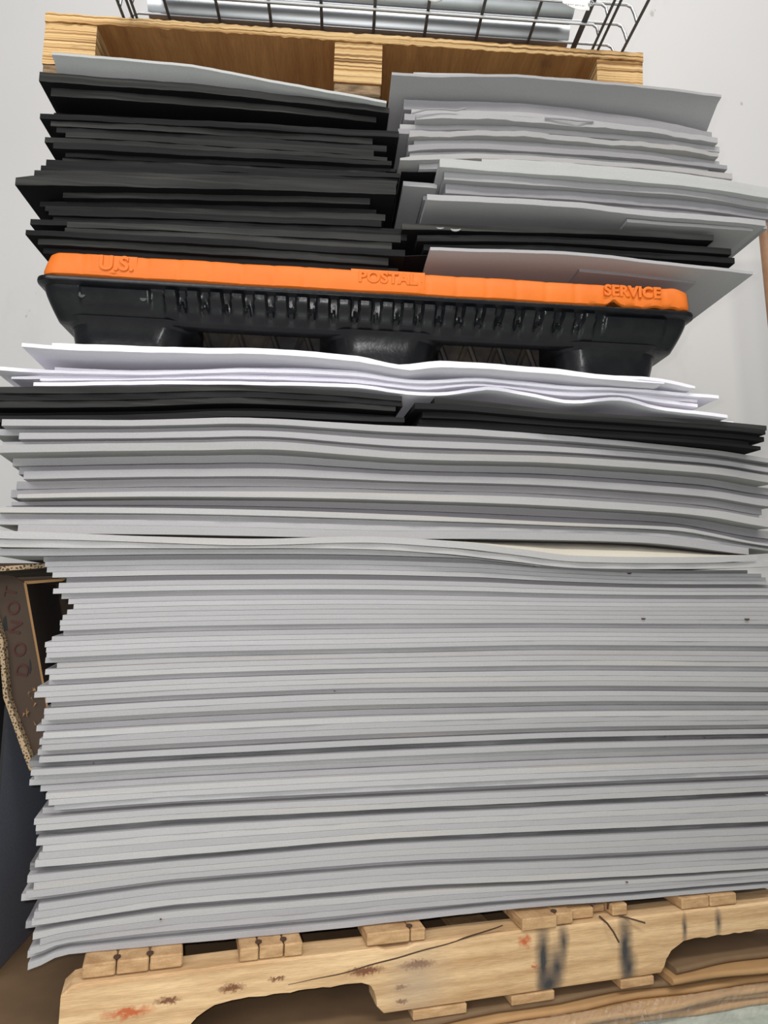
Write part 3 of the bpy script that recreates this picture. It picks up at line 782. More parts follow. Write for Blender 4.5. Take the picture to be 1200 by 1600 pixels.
    # raised plates behind the words
    for pa, pb, py in ((142, 214, 413), (548, 664, 436)):
        xa, xb = P_USP.hit(pa, py)[0]-(sl+sr)/2, P_USP.hit(pb, py)[0]-(sl+sr)/2
        zc = P_USP.hit((pa+pb)/2, py)[1]-zb
        box('name_plate', xa, xb, 0.0001, 0.006, zc-0.0135, zc+0.0135, M['orange'], root, 0.0006, 2)
    # black skirt with the rim lip and the row of knobs
    zt = H-ho-0.0004
    foot_h = 0.056
    zlist = [(zt, 0.006), (zt-0.0015, 0.0005), (zt-0.005, 0.0), (zt-0.008, 0.001), (zt-0.0095, 0.006)]
    nz = 12
    sk_bot = foot_h+0.006
    for k in range(nz+1):
        f = k/nz; zlist.append((zt-0.011-f*(zt-0.011-sk_bot), 0.010+0.022*f**1.3))
    knobs = [265, 300, 336, 370, 406, 439, 472, 505, 539, 572, 606, 639, 672, 704, 736, 767, 797, 829, 859, 891, 924]
    kx = [P_USP.hit(q, 455+0.047*(q-265))[0]-(sl+sr)/2 for q in knobs]
    rings = []
    for j, (z, ins) in enumerate(zlist):
        ring = []
        for (x, y) in rrect(W-2*ins*0.75, D-2*ins, 0.022, ins, 420):
            if y < ins+0.004 and j >= 5:
                f = (j-5)/nz; b = 0.0
                for c in kx:
                    d = abs(x-c)
                    if d < 0.016:
                        wx = min(1.0, max(0.0, (0.0112-d)/0.0030)); hz = 1.0 if f < 0.30 else max(0.35, 1-(f-0.30)/0.22) if f < 0.72 else 0.35*max(0.0, 1-(f-0.72)/0.15)
                        hz *= min(1.0, f/0.05+0.2)
                        b = max(b, 0.0115*wx*hz)
                    # small wedge between knobs
                for c in [(p+q)/2 for p, q in zip(kx, kx[1:])]:
                    d = abs(x-c); lo = 0.0042*max(0.0, (f-0.28)/0.36)
                    if 0.28 < f < 0.66 and d < lo: b = max(b, 0.006*min(1.0, (lo-d)/0.0012))
                # flat plates at both ends
                for a0, a1 in ((P_USP.hit(118, 470)[0]-(sl+sr)/2, P_USP.hit(232, 470)[0]-(sl+sr)/2), (P_USP.hit(948, 490)[0]-(sl+sr)/2, P_USP.hit(1046, 490)[0]-(sl+sr)/2)):
                    e = min(x-a0, a1-x)
                    if e > 0 and 0.05 < f < 0.62: b = max(b, 0.004*min(1.0, e/0.003)*min(1.0, (0.62-f)/0.1))
                y -= b
            ring.append((x, y, z))
        rings.append(ring)
    ins = zlist[-1][1]
    rings.append([(x, y, sk_bot-0.002) for (x, y) in rrect(W-2*(ins+0.004)*0.75, D-2*(ins+0.004), 0.022, ins+0.004, 420)])
    rings.append([(x, y, sk_bot-0.002) for (x, y) in rrect(W-0.11, D-0.11, 0.022, 0.055, 420)])
    rings.append([(x, y, H-ho-0.012) for (x, y) in rrect(W-0.12, D-0.12, 0.022, 0.060, 420)])
    loft('skirt', rings[::-1], M['black_plastic'], cap_bot=True, cap_top=True, sharp=38)
    # bolts at the ends of the left plate
    for px, py in ((124, 455), (221, 461)):
        P = P_USP.hit(px, py); x = P[0]-(sl+sr)/2
        vs, fs = tube_geo([(x, 0.03, P[1]-zb), (x, 0.0110, P[1]-zb)], 0.005, 14)
        link_mesh('rivet', vs, fs, M['black_plastic'], root, smooth=True, sharp=40)
    # nine hollow feet
    def xof(px, py): return P_USP.hit(px, py)[0]-(sl+sr)/2
    cols = [(xof(93, 520), xof(272, 530)), (xof(520, 540), xof(682, 545)), (xof(898, 560), xof(1046, 570))]
    for yi, y0 in enumerate((0.040, 0.50, 0.97)):
        for (xa, xb) in cols:
            rs = []
            for (z, g) in ((0.0, -0.006), (0.004, -0.002), (0.016, 0.0), (0.030, 0.003), (foot_h+0.001, 0.008), (foot_h+0.008, 0.018), (foot_h+0.010, 0.020)):
                rs.append([(x+(xa+xb)/2, y, z) for x, y in rrect(xb-xa+2*g, 0.17+2*g, 0.045, y0-g*0.8, 24, 8)])
            n = len(rs[0]); vs = [p for q in rs for p in q]; fs = []
            for j in range(len(rs)-1):
                for i in range(n): fs.append((j*n+i, j*n+(i+1) % n, (j+1)*n+(i+1) % n, (j+1)*n+i))
            fs.append(tuple(range(n-1, -1, -1)))
            link_mesh('foot', vs, fs, M['black_plastic'], root, smooth=True, sharp=45)
    # crossed ribs and a cross beam under the deck between the feet
    for (xa, xb) in ((cols[0][1]+0.02, cols[1][0]-0.02), (cols[1][1]+0.02, cols[2][0]-0.02)):
        bm = bmesh.new()
        add_box(bm, xa, xb, 0.115, 0.123, 0.006, H-ho-0.013, 0.002, 1)
        for k in range(7):
            x = xa+(xb-xa)*(k+0.5)/7; dx = 0.016 if k % 2 else -0.016
            vs, fs = tube_geo([(x-dx, 0.112, 0.010), (x+dx, 0.112, H-ho-0.020)], 0.005, 6)
            vv = [bm.verts.new(v) for v in vs]
            for f in fs: bm.faces.new([vv[i] for i in f])
        from_bm('under_rib', bm, M['dirty_plastic'], root, smooth=True)
    return root, zb, H
usp, USP_Z, USP_H = plastic_pallet()
DECK_Z = USP_Z+USP_H

# ================================================================== the left pile: black foam with one grey sheet on top
LP = Stack(P_TOP)
for t, pts in ((1, [(62, 113), (300, 131), (450, 147), (612, 168)]), (6, [(62, 175), (300, 186), (620, 205)]), (10, [(69, 209), (300, 223), (605, 243)]),
               (14, [(72, 244), (300, 254), (624, 267)]), (17, [(28, 279), (60, 276), (300, 279), (600, 287)]), (18, [(50, 292), (300, 296), (600, 304)]),
               (23, [(47, 334), (300, 343), (636, 357)]), (26, [(41, 361), (300, 372), (610, 390)])):
    LP.line(t, pts)
LP.c.append((29.3, [-0.7, 0.7], [DECK_Z+0.0008, DECK_Z+0.0008]))
LPS = [  # level top, left px, right px, setback, dusty
    (1, 62, 608, 0.0, 1), (2.2, 80, 588, 0.012, 1), (3.3, 84, 620, 0.050, 0), (4.1, 82, 586, 0.044, 0), (5.0, 79, 610, 0.030, 0), (6.0, 62, 623, 0.002, 0), (7.0, 79, 582, 0.006, 1), (8.0, 88, 604, 0.008, 0),
    (9.0, 102, 584, 0.004, 1), (10.0, 69, 605, 0.005, 1), (11.0, 83, 612, 0.004, 0), (12.2, 102, 618, 0.013, 0), (13.1, 97, 603, 0.014, 1), (14.0, 72, 624, 0.008, 0), (15.0, 64, 622, 0.007, 0),
    (16.0, 54, 620, 0.002, 1), (17.0, 24, 619, -0.003, 1), (18.0, 98, 578, 0.012, 1), (19.0, 62, 588, 0.024, 0), (20.0, 70, 602, 0.020, 1), (21.0, 76, 596, 0.018, 0), (22.0, 83, 628, 0.022, 0),
    (23.0, 47, 636, 0.014, 0), (24.0, 104, 626, 0.0, 1), (25.0, 101, 612, 0.002, 1), (26.0, 41, 633, -0.002, 0), (27.0, 59, 607, 0.004, 1), (28.2, 67, 622, 0.012, 0)]
for k, (t, a, b, sb, dust) in reversed(list(enumerate(LPS))):
    t1 = LPS[k+1][0] if k+1 < len(LPS) else 29.3
    n = k+1
    what = 'dusty black' if dust else 'black'
    where = ''
    if t == 17.0: label = 'black foam sheet with curled tip jutting out furthest left of the left black pile'
    elif k == 0: label = 'topmost black foam sheet of the left pile, under a curling grey sheet'
    elif k == len(LPS)-1: label = 'lowest black foam sheet of the left pile, lying on the orange deck'
    else:
        la, lb = LPS[k-1][1], LPS[k+1][1]
        if a < la-6 and a < lb-6: where = ' jutting out left'
        elif a > la+5 and a > lb+5: where = ' set back at left'
        label = what+' foam sheet'+where+', '+ordinal(n)+' from the top of the left pile'
    sheet(LP, t, t1, a, b, sb, M['blackl' if dust else 'black'], label, 'black foam sheets of the left upper pile', dp=0.86, skew=RNG.uniform(-0.006, 0.006), ragged=0.0015)
LP.line(0.0, [(80, 87), (150, 92), (200, 97), (300, 107), (380, 121), (500, 144), (604, 163)])
def lie_down(s, d):
    g = float(LP.F(0.0, np.array([s]))[0]-LP.F(1, np.array([s]))[0])
    t = min(1.0, max(0.0, d/0.055)); return -max(0.0, g-0.0052)*(t*t*(3-2*t))
sheet(LP, 0.0, 1, 80, 604, -0.008, M['greyblue'], 'single thin grey foam sheet curling up on top of the left black pile', None, th=0.0045, dp=0.8, lift=lie_down)

# ================================================================== the right pile: grey foam, some black, one big grey sheet at the foot
RP = Stack(P_TOP)
for t, pts in ((0, [(645, 117), (800, 122), (900, 127), (955, 133)]),
               (1, [(612, 121), (645, 123), (840, 127), (950, 136), (1050, 147), (1128, 156)]),
               (2, [(631, 141), (850, 151), (1000, 170), (1112, 193)]), (3, [(630, 157), (850, 166), (1000, 186), (1124, 208)]),
               (5, [(645, 178), (850, 184), (1000, 198), (1122, 213)]), (8, [(640, 202), (850, 208), (1000, 222), (1122, 239)]),
               (12, [(625, 245), (667, 240), (750, 238), (850, 243), (1000, 253), (1145, 268)]), (13, [(640, 249), (750, 246), (850, 250), (1000, 260), (1143, 277)]),
               (14, [(640, 257.5), (700, 256), (753, 253.5), (850, 258), (900, 262), (1000, 269.5), (1050, 275), (1200, 299)]),
               (15, [(687, 257), (753, 261.5), (800, 266), (900, 273), (1050, 286), (1200, 309)]),
               (16, [(690, 271), (800, 279), (900, 286), (1050, 298), (1200, 320)]), (17, [(696, 284), (800, 291), (900, 297), (1050, 308), (1200, 330)]),
               (18, [(680, 299), (800, 305), (900, 311), (1050, 322), (1200, 341)]), (19, [(667, 311), (800, 317), (900, 324), (1000, 335), (1100, 343), (1197, 352)])):
    RP.line(t, pts)
RP.line(20, [(628, 349), (900, 356), (1000, 360), (1115, 367), (1200, 372)])
RP.line(21, [(652, 364), (900, 368), (1145, 385)]); RP.line(22, [(662, 376), (900, 380), (1148, 397)]); RP.line(23, [(628, 390), (700, 388), (900, 391), (1150, 420)])
RP.line(24, [(688, 389), (900, 396), (1050, 412), (1100, 421), (1177, 430)])
RP.line(25, [(672, 395.5), (900, 404), (1050, 420), (1177, 434)])
RP.c.append((26, [-0.2, 0.7], [DECK_Z+0.0008, DECK_Z+0.0008])); RP.c.sort(key=lambda q: q[0])
for q in RP.c:                                   # nothing may sink into the orange deck
    q[2][:] = [max(z, DECK_Z+0.002+0.0055*(26-q[0])) if q[0] > 22 else z for z in q[2]]
def rps(t0, t1, a, b, sb, mt, label, th=None, dp=0.84, skew=0.0, group='grey foam sheets of the right upper pile', lift=None, rg=0.0012):
    return sheet(RP, t0, t1, a, b, sb, M[mt], label, group, th=th, dp=dp, skew=skew, lift=lift, ragged=rg)
BG = 'black foam sheets of the right upper pile'
def mark(owner, st, px, py, w, h, d, mat, name, curve=0.0):
    """a nick or scuff on the front edge of a sheet: a sliver of its own, part of the sheet"""
    pts = []
    for k in range(9): a = math.pi*k/8; pts.append((px-w*math.cos(a), py+h*math.sin(a)))
    for k in range(1, 8): a = math.pi-math.pi*k/8; pts.append((px-w*math.cos(a), py+h*math.sin(a)*curve))
    P = []
    for q in pts:
        s_, z_ = st.pl.hit(q[0], q[1], d-0.0008); P.append(st.pl.at(s_, d-0.0008, z_)-owner.location)
    prism(name, P, st.pl.n*0.002, mat, owner)
rps(25.05, 26, 905, 1087, 0.022, 'greyd', 'small grey foam offcut under the big jutting sheet, above the orange deck at right', th=0.008, dp=0.3)
def settle25(s, d):
    g = float(RP.F(25, np.array([s]))[0])-(DECK_Z+0.0135)
    t = min(1.0, d/0.45); return -max(0.0, g)*0.95*(t*t*(3-2*t))
rps(25, 26, 672, 1177, -0.020, 'grey', 'big grey foam sheet jutting out right over the orange deck, its underside showing', th=0.0052)
rps(24, 25, 688, 1100, 0.0, 'greyblue', 'thin pale grey foam sheet lying on the big jutting grey sheet above the orange deck', th=0.0060)
rps(23, 24, 628, 1150, 0.020, 'black', 'lowest black foam sheet of the right pile, peeking out at both ends', th=0.0085, group=BG)
rps(22, 23, 662, 1148, 0.012, 'black', 'third black foam sheet down in the right pile, directly on the lowest one', th=0.0098, group=BG)
rps(21, 22, 652, 1143, 0.006, 'black', 'second black foam sheet down in the right pile', th=0.0105, group=BG)
for px, py, w_, h_ in ((984, 896, 3, 2.6), (1006, 967, 3, 2.4), (1168, 968, 3.5, 3.0), (980, 1379, 1.6, 1.8), (523, 1080, 1.2, 1.2), (251, 1437, 1.6, 1.4)):
    ss, zz = P_BIG.hit(px, py, 0.004)
    i = min(BIGS, key=lambda k: abs(float(BIG.F(k+0.5, np.array([ss]))[0])-zz))
    sb_i = SB.get(i, 0.0)+max(0.0, 0.022*(1-i/19))
    mark(BIGS[i], BIG, px, py-h_/2, w_, h_, sb_i-0.0015, M['nail'], 'scuff')
o = rps(20, 21, 628, 1115, 0.0, 'blackl', 'topmost black foam sheet of the right pile, with two pale nicks in its edge', th=0.0098, group=BG)
mark(o, RP, 688, 355, 6, 2.6, -0.001, M['greyw'], 'nick', 0.3); mark(o, RP, 712, 357, 8, 4.0, -0.001, M['greyw'], 'nick', 0.3)
rps(19.42, 20, 980, 1176, -0.004, 'greyw', 'grey foam offcut tucked under the wide grey sheets at the right', th=0.0055, dp=0.4)
rps(19, 20, 667, 1197, -0.014, 'grey', 'thick wide grey foam sheet directly above the right black sheets, underside showing', th=0.0095)
rps(18, 19, 680, 1199, 0.010, 'greyd', 'recessed wide grey foam sheet, second up from the right black sheets')
rps(17, 18, 696, 1203, 0.004, 'greyd', 'wide grey foam sheet, third up from the right black sheets')
rps(16, 17, 694, 1206, -0.006, 'grey', 'wide grey foam sheet, fourth up from the right black sheets')
rps(15, 16, 687, 1206, -0.016, 'greyblue', 'wide grey foam sheet with a bright front edge, fifth up from the right black sheets')
rps(14, 15, 753, 1212, -0.010, 'greyblue', 'topmost wide grey foam sheet with a bright front edge, starting right of the others')
rps(15.9, 16.6, 630, 683, 0.030, 'greyblue', 'narrow pale grey foam block at the gap between the two upper piles', th=0.008, dp=0.5)
rps(16.7, 17.3, 661, 684, 0.050, 'greyd', 'small grey foam block set back behind the narrow pale block', th=0.008, dp=0.4)
rps(14.15, 15.1, 627, 683, 0.020, 'black', 'short black foam sheet in the gap between the two upper piles', th=0.009, dp=0.5, group=None)
upper = [(13, 14, 655, 1143, 0.012, 'grey'), (12, 13, 625, 1145, 0.004, 'greyw'), (11, 12, 640, 1107, 0.012, 'grey'), (10, 11, 638, 1137, 0.006, 'greyd'), (9, 10, 647, 1124, 0.010, 'grey'), (8, 9, 640, 1122, 0.0, 'greyw'),
         (7, 8, 622, 1101, 0.014, 'greyd'), (6, 7, 625, 1124, 0.012, 'grey'), (5, 6, 650, 1123, 0.0, 'grey'), (4, 5, 632, 1118, 0.014, 'greyd'), (3, 4, 643, 1110, 0.018, 'grey'), (2, 3, 631, 1112, 0.020, 'greyd')]
for k, (t0, t1, a, b, sb, mt) in enumerate(upper):
    n = len(upper)-k+1
    extra = {0: 'lowest grey foam sheet of the topmost right group, directly above the bright edged sheets', 1: 'grey foam sheet curving down at its left end, above the black gap',
             }.get(k, 'narrow grey foam sheet, '+ordinal(n)+' from the top of the right pile')
    rps(t0, t1, a, b, sb, mt, extra, dp=0.8, skew=RNG.uniform(-0.006, 0.006), rg=0.0035 if t0 in (5, 8) else 0.0012)
def droop1(s, d):
    g = float(RP.F(1, np.array([s]))[0]-RP.F(2, np.array([s]))[0])
    t = min(1.0, d/0.07); return -max(0.0, g-0.0055)*(t*t*(3-2*t))
def droop0(s, d):
    return droop1(s, d)
rps(1, 2, 612, 1128, -0.012, 'grey', 'topmost full width grey foam sheet of the right pile, pushed up by the plywood pallet', th=0.0048, dp=0.84, lift=droop1)
rps(0, 1, 646, 955, -0.006, 'greyblue', 'thin grey foam strip on the very top of the right pile', th=0.0035, dp=0.5, lift=droop0)
# loose shreds hanging from the torn edges
def shred(pts, label):
    P = [P_TOP.at(P_TOP.hit(px, py, -0.004)[0], -0.004+dd, P_TOP.hit(px, py, -0.004)[1]) for px, py, dd in pts]
    o = tube('foam_shred', P, 0.0014, M['greyd'], origin=P[0], seg=6); tag(o, label, 'foam scrap')
shred([(644, 177, 0), (665, 173, -0.003), (690, 173, -0.004), (712, 174, -0.002), (728, 169, 0)], 'thin torn foam shred curling off a grey edge, left side of the right pile')
shred([(852, 183, 0.002), (880, 185, 0.0015), (905, 188, 0.0015), (928, 189, 0.002)], 'torn foam shred hanging from a grey edge in the middle of the right pile')

# ================================================================== plywood pallet
def plywood_pallet():
    sl = P_PLY.hit(71, 20)[0]; sr = P_PLY.hit(1005, 82)[0]; W = sr-sl
    zt = (P_PLY.hit(300, 37)[1]+P_PLY.hit(600, 54)[1]+P_PLY.hit(900, 74)[1])/3
    zb = (P_PLY.hit(70, 109)[1]+P_PLY.hit(560, 151)[1])/2
    root = empty('plywood_pallet', frame(P_PLY.at(sl, 0, zb), P_PLY.e, P_PLY.n), 'plywood pallet with laminated layered runners on top of the foam piles', 'pallet')
    H = zt-zb; td = 0.0155; D = 0.92
    def ply_box(name, x0, x1, y0, y1, z0, z1, edge_all=False, ragged=0.0):
        bm = bmesh.new(); nx = max(2, int((x1-x0)/0.008)); r = random.Random(int(x0*1000)+7)
        top = []; bot = []
        def col_(y, z, jit): return [bm.verts.new((x0+(x1-x0)*i/nx, y+(r.uniform(-1, 1)*jit), z+(r.uniform(-1, 1)*jit*0.8))) for i in range(nx+1)]
        a = col_(y0, z0, ragged); b = col_(y0, z1, ragged); c = col_(y1, z1, 0); d = col_(y1, z0, 0)
        for p, q, mi in ((a, b, 1), (b, c, 0), (c, d, 1), (d, a, 0)):
            for i in range(nx):
                f = bm.faces.new((p[i], p[i+1], q[i+1], q[i])); f.material_index = mi
        f = bm.faces.new((a[0], b[0], c[0], d[0])); f.material_index = 1
        f = bm.faces.new((a[-1], d[-1], c[-1], b[-1])); f.material_index = 1
        return from_bm(name, bm, [M['ply_face'], M['ply_edge']], root)
    ply_box('top_panel', 0, W, 0, D, H-td, H, ragged=0.0012)
    xs = [(0.0, P_PLY.hit(149, 60)[0]-sl), (P_PLY.hit(522, 100)[0]-sl, P_PLY.hit(597, 100)[0]-sl), (P_PLY.hit(934, 110)[0]-sl, W)]
    for k, (a, b) in enumerate(xs):
        low = 0.020
        ply_box('runner', a, b, 0.003, D, low, H-td-0.0003, ragged=0.0008)
        o = box('runner_shoe', a+0.001, b-0.001, 0.004, D, 0.0, low-0.0003, M['ply_dark'], root, 0.002, 1)
    return sl, W, zb, zt, root
PLY_S, PLY_W, PLY_ZB, PLY_Z, ply_root = plywood_pallet()

# ================================================================== wire tray, metal pipes
MZ = PLY_Z+0.036
def tray():
    pl = P_PLY
    root = empty('wire_tray', frame(pl.at(PLY_S, 0, PLY_Z), pl.e, pl.n), 'galvanised wire tray with bent down sides, on top of the plywood pallet', 'wire tray')
    h = MZ-PLY_Z; R = 0.0026
    def X(px, py, z=MZ):
        P = at_z(px, py, z); return pl.sof(P)-PLY_S, (P-pl.p).dot(pl.n)
    front, back = -0.46, 0.40
    # wires that run from front to back
    for (px, py) in ((262, 14), (342, 20), (423, 26), (503, 33), (584, 40), (664, 46), (745, 52), (826, 58)):
        x, _ = X(px, py); tube('long_wire', [(x, front, h-R*2), (x, back, h-R*2)], R, M['wire_dark'], root, 8)
    x, _ = X(905, 50); tube('support_bar', [(x, front, h-0.0035), (x, back, h-0.0035)], 0.0050, M['wire_dark'], root, 8)
    xl, _ = X(203, 12); xr, _ = X(973, 41)
    # cross wires with bent down ends
    ys = [X(760, 23.5)[1], X(760, 24.5)[1]-0.042, X(760, 24.5)[1]-0.098, X(760, 24.5)[1]-0.16, 0.03, 0.12, 0.22, 0.34]
    for y in ys:
        pts = [(xl-0.004, y, 0.004), (xl-0.002, y, h*0.55), (xl+0.003, y, h-0.004), (xl+0.011, y, h), (xl+0.2, y, h), ((xl+xr)/2, y, h), (xr-0.2, y, h), (xr-0.011, y, h), (xr-0.003, y, h-0.004), (xr+0.002, y, h*0.55), (xr+0.006, y, 0.004)]
        tube('cross_wire', pts, R, M['wire'], root, 8)
    for x in (xl-0.004, xr+0.006): tube('side_rail', [(x, front, 0.0045), (x, back, 0.0045)], R, M['wire_dark'], root, 8)
    return root, xl, xr, X
tray_root, TXL, TXR, TX = tray()
# a second tray nested inside, a little narrower
def inner_tray():
    pl = P_PLY; h = MZ-PLY_Z; R = 0.0024
    root = empty('wire_tray', frame(pl.at(PLY_S, 0, PLY_Z), pl.e, pl.n), 'narrower galvanised wire tray nested under the first one, on the plywood pallet', 'wire tray')
    a, b = TXL+0.018, TXR-0.047
    ya = TX(760, 24.5)[1]-0.010
    for y in (ya, ya-0.042, ya-0.10, 0.16):
        tube('cross_wire', [(a, y, 0.004), (a+0.003, y, h-0.017), (a+0.010, y, h-0.0116), (b-0.010, y, h-0.0116), (b-0.003, y, h-0.017), (b, y, 0.004)], R, M['wire'], root, 8)
    for x in (a, a-0.007, b, b+0.010): tube('side_rail', [(x, -0.44, 0.0045), (x, 0.36, 0.0045)], R, M['wire_dark'], root, 8)
inner_tray()
def pipe(px0, px1, pxc, pyc, label, r=0.0240):
    pl = P_PLY; zc = MZ+0.003+r
    P = at_z(pxc, pyc, zc); d = (P-pl.p).dot(pl.n)
    def s_at(px):
        s = 0.0
        for _ in range(8):
            x = project(pl.at(s, d, zc))[0]; x2 = project(pl.at(s+0.01, d, zc))[0]; s += (px-x)/((x2-x)/0.01)
        return s
    sa, sb = s_at(px0), s_at(px1)
    root = empty('metal_pipe', frame(pl.at(sa, d, zc), pl.e, pl.n), label, 'pipe', 'metal pipes lying on the wire tray')
    L = sb-sa; seg = 40; vs = []; fs = []
    prof = [(0, r-0.0016), (0, r), (L, r), (L, r-0.0016)]
    for x, q in prof:
        for k in range(seg): a = 2*math.pi*k/seg; vs.append((x, q*math.cos(a), q*math.sin(a)))
    for j in range(3):
        for k in range(seg): fs.append((j*seg+k, j*seg+(k+1) % seg, (j+1)*seg+(k+1) % seg, (j+1)*seg+k))
    link_mesh('pipe_shell', vs, fs, M['zinc'], root, smooth=True, sharp=40)
    vs, fs = [], []
    for x in (0.0, L):
        for k in range(seg): a = 2*math.pi*k/seg; vs.append((x, (r-0.0016)*math.cos(a), (r-0.0016)*math.sin(a)))
    for k in range(seg): fs.append((k, k+seg, (k+1) % seg+seg, (k+1) % seg))
    link_mesh('pipe_bore', vs, fs, M['pipe_inside'], root, smooth=True)
pipe(236, 884, 590, 38, 'shiny grey metal pipe across the wire tray, nearest the plywood pallet edge')
pipe(240, 893, 600, -8, 'shiny grey metal pipe across the wire tray, cut by the upper picture edge')
pipe(250, 886, 430, 60, 'shaded metal pipe lowest behind the plywood pallet edge, mostly hidden', r=0.0115)
# paper tag tied to the tray
def tray_tag():
    pl = P_PLY; d = TX(900, 12)[1]-0.03
    def p3(px, py, dd=0.0):
        s, z = pl.hit(px, py, d+dd); return pl.at(s, d+dd, z)
    poly = [(879, -4), (921, -2), (922, 8), (921, 16), (906, 16), (893, 11), (879, 4)]
    root = empty('paper_tag', Matrix.Translation(p3(900, 4)), 'torn white paper tag with faint grey writing hanging on the wire tray', 'tag')
    def put(name, pts, dd, th, mat):
        o = prism(name, [p3(*q, dd)-p3(900, 4) for q in pts], pl.n*th, mat, root); return o
    put('paper', poly, 0.0, 0.0005, M['paper'])
    r = random.Random(2); x = 884.0
    bm = bmesh.new()
    for k in range(15):
        wd = r.uniform(1.0, 1.8); y0 = 5.2+0.10*(x-884); hh = r.uniform(1.2, 2.4)
        q = [p3(x, y0, -0.0006)-p3(900, 4), p3(x+wd*0.6, y0, -0.0006)-p3(900, 4), p3(x+wd*0.9, y0+hh, -0.0006)-p3(900, 4), p3(x+wd*0.3, y0+hh, -0.0006)-p3(900, 4)]
        bm.faces.new([bm.verts.new(v) for v in q]); x += wd+(1.6 if k in (6, 11) else 0.45)
    from_bm('writing', bm, M['ink'], root)
    ring = [p3(924+4*math.cos(a), 5+4*math.sin(a), -0.002)-p3(900, 4) for a in [2*math.pi*k/12 for k in range(13)]]
    tube('wire_loop', ring, 0.0012, M['wire'], root, 6)
tray_tag()
def strip():
    pl = P_PLY; d = TX(680, 8)[1]-0.03
    P = [pl.at(pl.hit(px, py, d)[0], d-0.004*k, pl.hit(px, py, d)[1]) for k, (px, py) in enumerate([(664, -6), (668, 0), (674, 7), (680, 11), (686, 12), (688, 9)])]
    tag(tube('cable_tie', P, 0.0022, M['tie'], origin=P[2], seg=8), 'white plastic tie end hanging from the wire tray wires', 'cable tie')
strip()

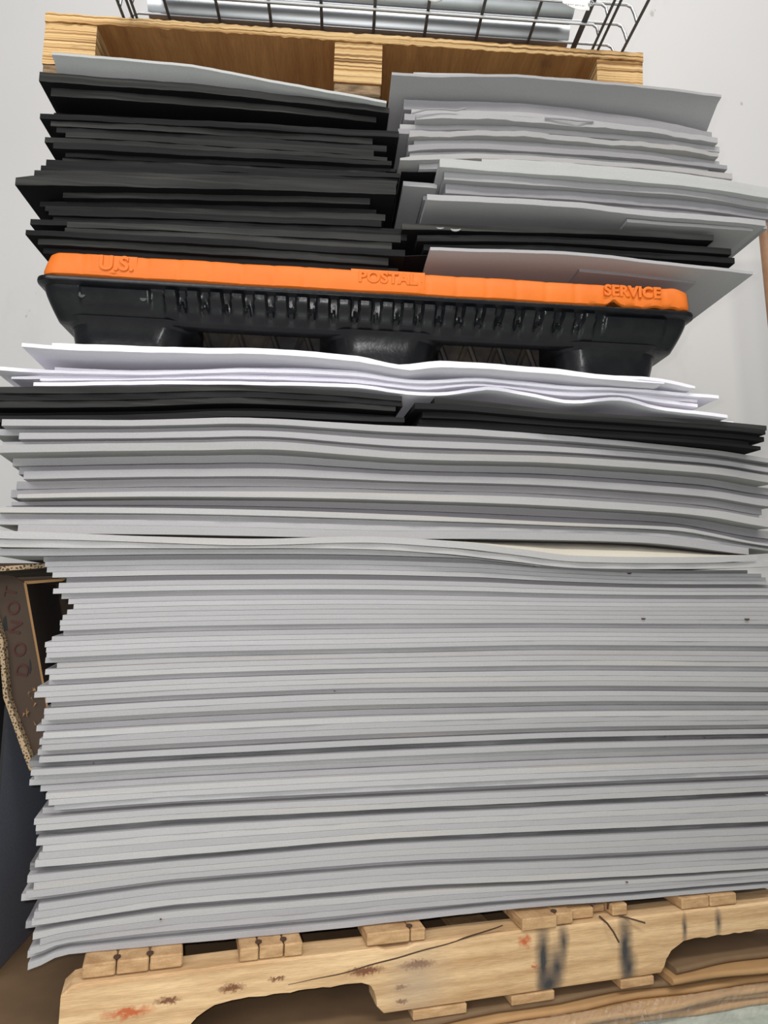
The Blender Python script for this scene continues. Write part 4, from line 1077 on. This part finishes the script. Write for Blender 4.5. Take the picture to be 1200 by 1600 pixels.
# ================================================================== left side: open carton, boards; right side: pole
def carton():
    Y = 1.05
    def p(px, py, y=Y): return at_y(px, py, y)
    o0 = p(30, 1000)
    root = empty('cardboard_carton', Matrix.Translation(o0), 'open brown corrugated carton with red print running upwards, left of the tall grey pile', 'carton')
    def put(name, pts, y, off, mats, emi=0):
        return prism(name, [p(a, b, y)-o0 for a, b in pts], off, mats, root, edge_mi=emi)
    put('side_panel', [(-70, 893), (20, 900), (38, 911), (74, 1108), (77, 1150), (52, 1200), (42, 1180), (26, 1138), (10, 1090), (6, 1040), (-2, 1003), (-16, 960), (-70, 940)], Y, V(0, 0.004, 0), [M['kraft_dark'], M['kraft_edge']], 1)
    # thick corrugated rim along the torn lower left edge
    rim_o = [(-70, 936), (-20, 952), (-3, 1004), (1, 1040), (5, 1090), (22, 1138), (38, 1184), (46, 1204)]
    rim_i = [(53, 1202), (46, 1180), (30, 1138), (12, 1088), (8, 1040), (5, 1002), (-12, 946), (-70, 926)]
    put('torn_rim', rim_o+rim_i, Y-0.012, V(0, 0.011, 0), [M['corrugated'], M['corrugated']], 1)
    # top flap, seen from below, and its corrugated front edge
    za = p(0, 888, 1.0).z
    A, B = p(-70, 897, 1.02), p(82, 886, 1.02)
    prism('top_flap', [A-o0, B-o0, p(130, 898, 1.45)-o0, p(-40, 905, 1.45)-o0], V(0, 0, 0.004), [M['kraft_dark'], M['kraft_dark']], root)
    prism('flap_edge', [p(-70, 898, 1.015)-o0, p(82, 886, 1.015)-o0, p(82, 879.5, 1.015)-o0, p(-70, 890, 1.015)-o0], V(0, 0.006, 0), [M['corrugated'], M['corrugated']], root)
    # inner divider seen edge on, and the dark back of the carton
    put('inner_edge', [(37, 911), (41, 911), (76, 1108), (73, 1109)], Y-0.004, V(-0.075, 0.26, 0.0), [M['kraft_edge'], M['kraft_dark']], 1)
    put('inner_flap', [(38, 913), (97, 908), (104, 904), (38, 908)], Y-0.002, V(-0.03, 0.25, 0.005), [M['kraft_edge'], M['kraft_dark']], 1)
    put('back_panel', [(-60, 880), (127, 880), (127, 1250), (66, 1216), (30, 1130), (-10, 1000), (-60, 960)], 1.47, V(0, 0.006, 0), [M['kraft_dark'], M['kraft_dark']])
    put('tape', [(59, 920), (82, 926), (81, 931), (58, 925)], 1.463, V(0, 0.002, 0), [M['tape'], M['tape']])
    # print: letters running upwards
    for ch, px, py in (('T', 17, 925), ('O', 22, 950), ('N', 25, 980), ('O', 32, 1015), ('D', 36, 1047)):
        mm = Matrix.Translation(p(px, py, Y-0.0012)-o0) @ Matrix.Rotation(math.radians(8), 4, 'Y') @ Matrix.Rotation(math.pi/2, 4, 'X') @ Matrix.Rotation(math.pi/2, 4, 'Z')
        t = text_part('printed_letter', ch, 0.026, 0.0004, M['ink_red'], root, mm, 0.0)
    for pts in ([(5, 966), (9, 962), (12, 985), (5, 985)], [(46, 1030), (48, 1036), (49, 1046), (46, 1054), (45, 1050)]):
        put('hand_hole', pts, Y-0.0008, V(0, 0.0006, 0), [M['blackboard'], M['blackboard']])
    # frayed paper where the panel tore
    r = random.Random(9); bm = bmesh.new()
    for k in range(16):
        px, py = r.uniform(36, 56), r.uniform(1078, 1128)
        P = p(px, py, Y-0.002)-o0
        a = [bm.verts.new(P+V(r.uniform(-.003, .003), -0.0008-r.uniform(0, .003), r.uniform(-.006, .006))) for _ in range(3)]
        bm.faces.new(a)
    fr = from_bm('frayed_paper', bm, M['kraft_edge'], root); fr['kind'] = 'stuff'
carton()

def upright(name, pa, pb, pt, thick, mat, label, zbase):
    """board standing on edge: pa, pb are picture points of its foot, pt a picture point of its top edge above pa"""
    A, B = at_z(*pa, zbase), at_z(*pb, zbase)
    e = (B-A); L = e.length; e.normalize(); n = V(-e.y, e.x, 0)
    # height so that the top shows at pt
    best = min((abs(project(A+V(0, 0, h))[1]-pt[1]), h) for h in [0.05+0.005*k for k in range(300)])[1]
    poly = [A, B, B+V(0, 0, best), A+V(0, 0, best)]
    o = prism(name, poly, n*thick, [mat, M['blackboard']], origin=(A+B)/2, edge_mi=1)
    return tag(o, label, 'board')
BZ = 0.0478
upright('slate_board', (-25, 1541), (60, 1446), (18, 1105), 0.004, M['slate'], 'dark slate grey board standing on edge left of the tall pile, below the carton', BZ)
upright('black_board', (-120, 1560), (60, 1415), (-12, 1002), 0.012, M['blackboard'], 'black board standing behind the slate board at the far left', BZ)

def pole():
    y = 2.25
    P = at_y(1193, 340, y); Q = at_y(1209, 500, y)
    d = (Q-P).normalized(); Q = P+d*((0.02-P.z)/d.z)
    P2 = P-d*0.02
    root = empty('wooden_pole', Matrix.Translation(Q), 'brown round wooden pole leaning near the wall at the far right', 'pole')
    tube('shaft', [P2-Q, (P2-Q)*0.5, V(0, 0, 0)], 0.019, M['pole'], root, 20)
pole()
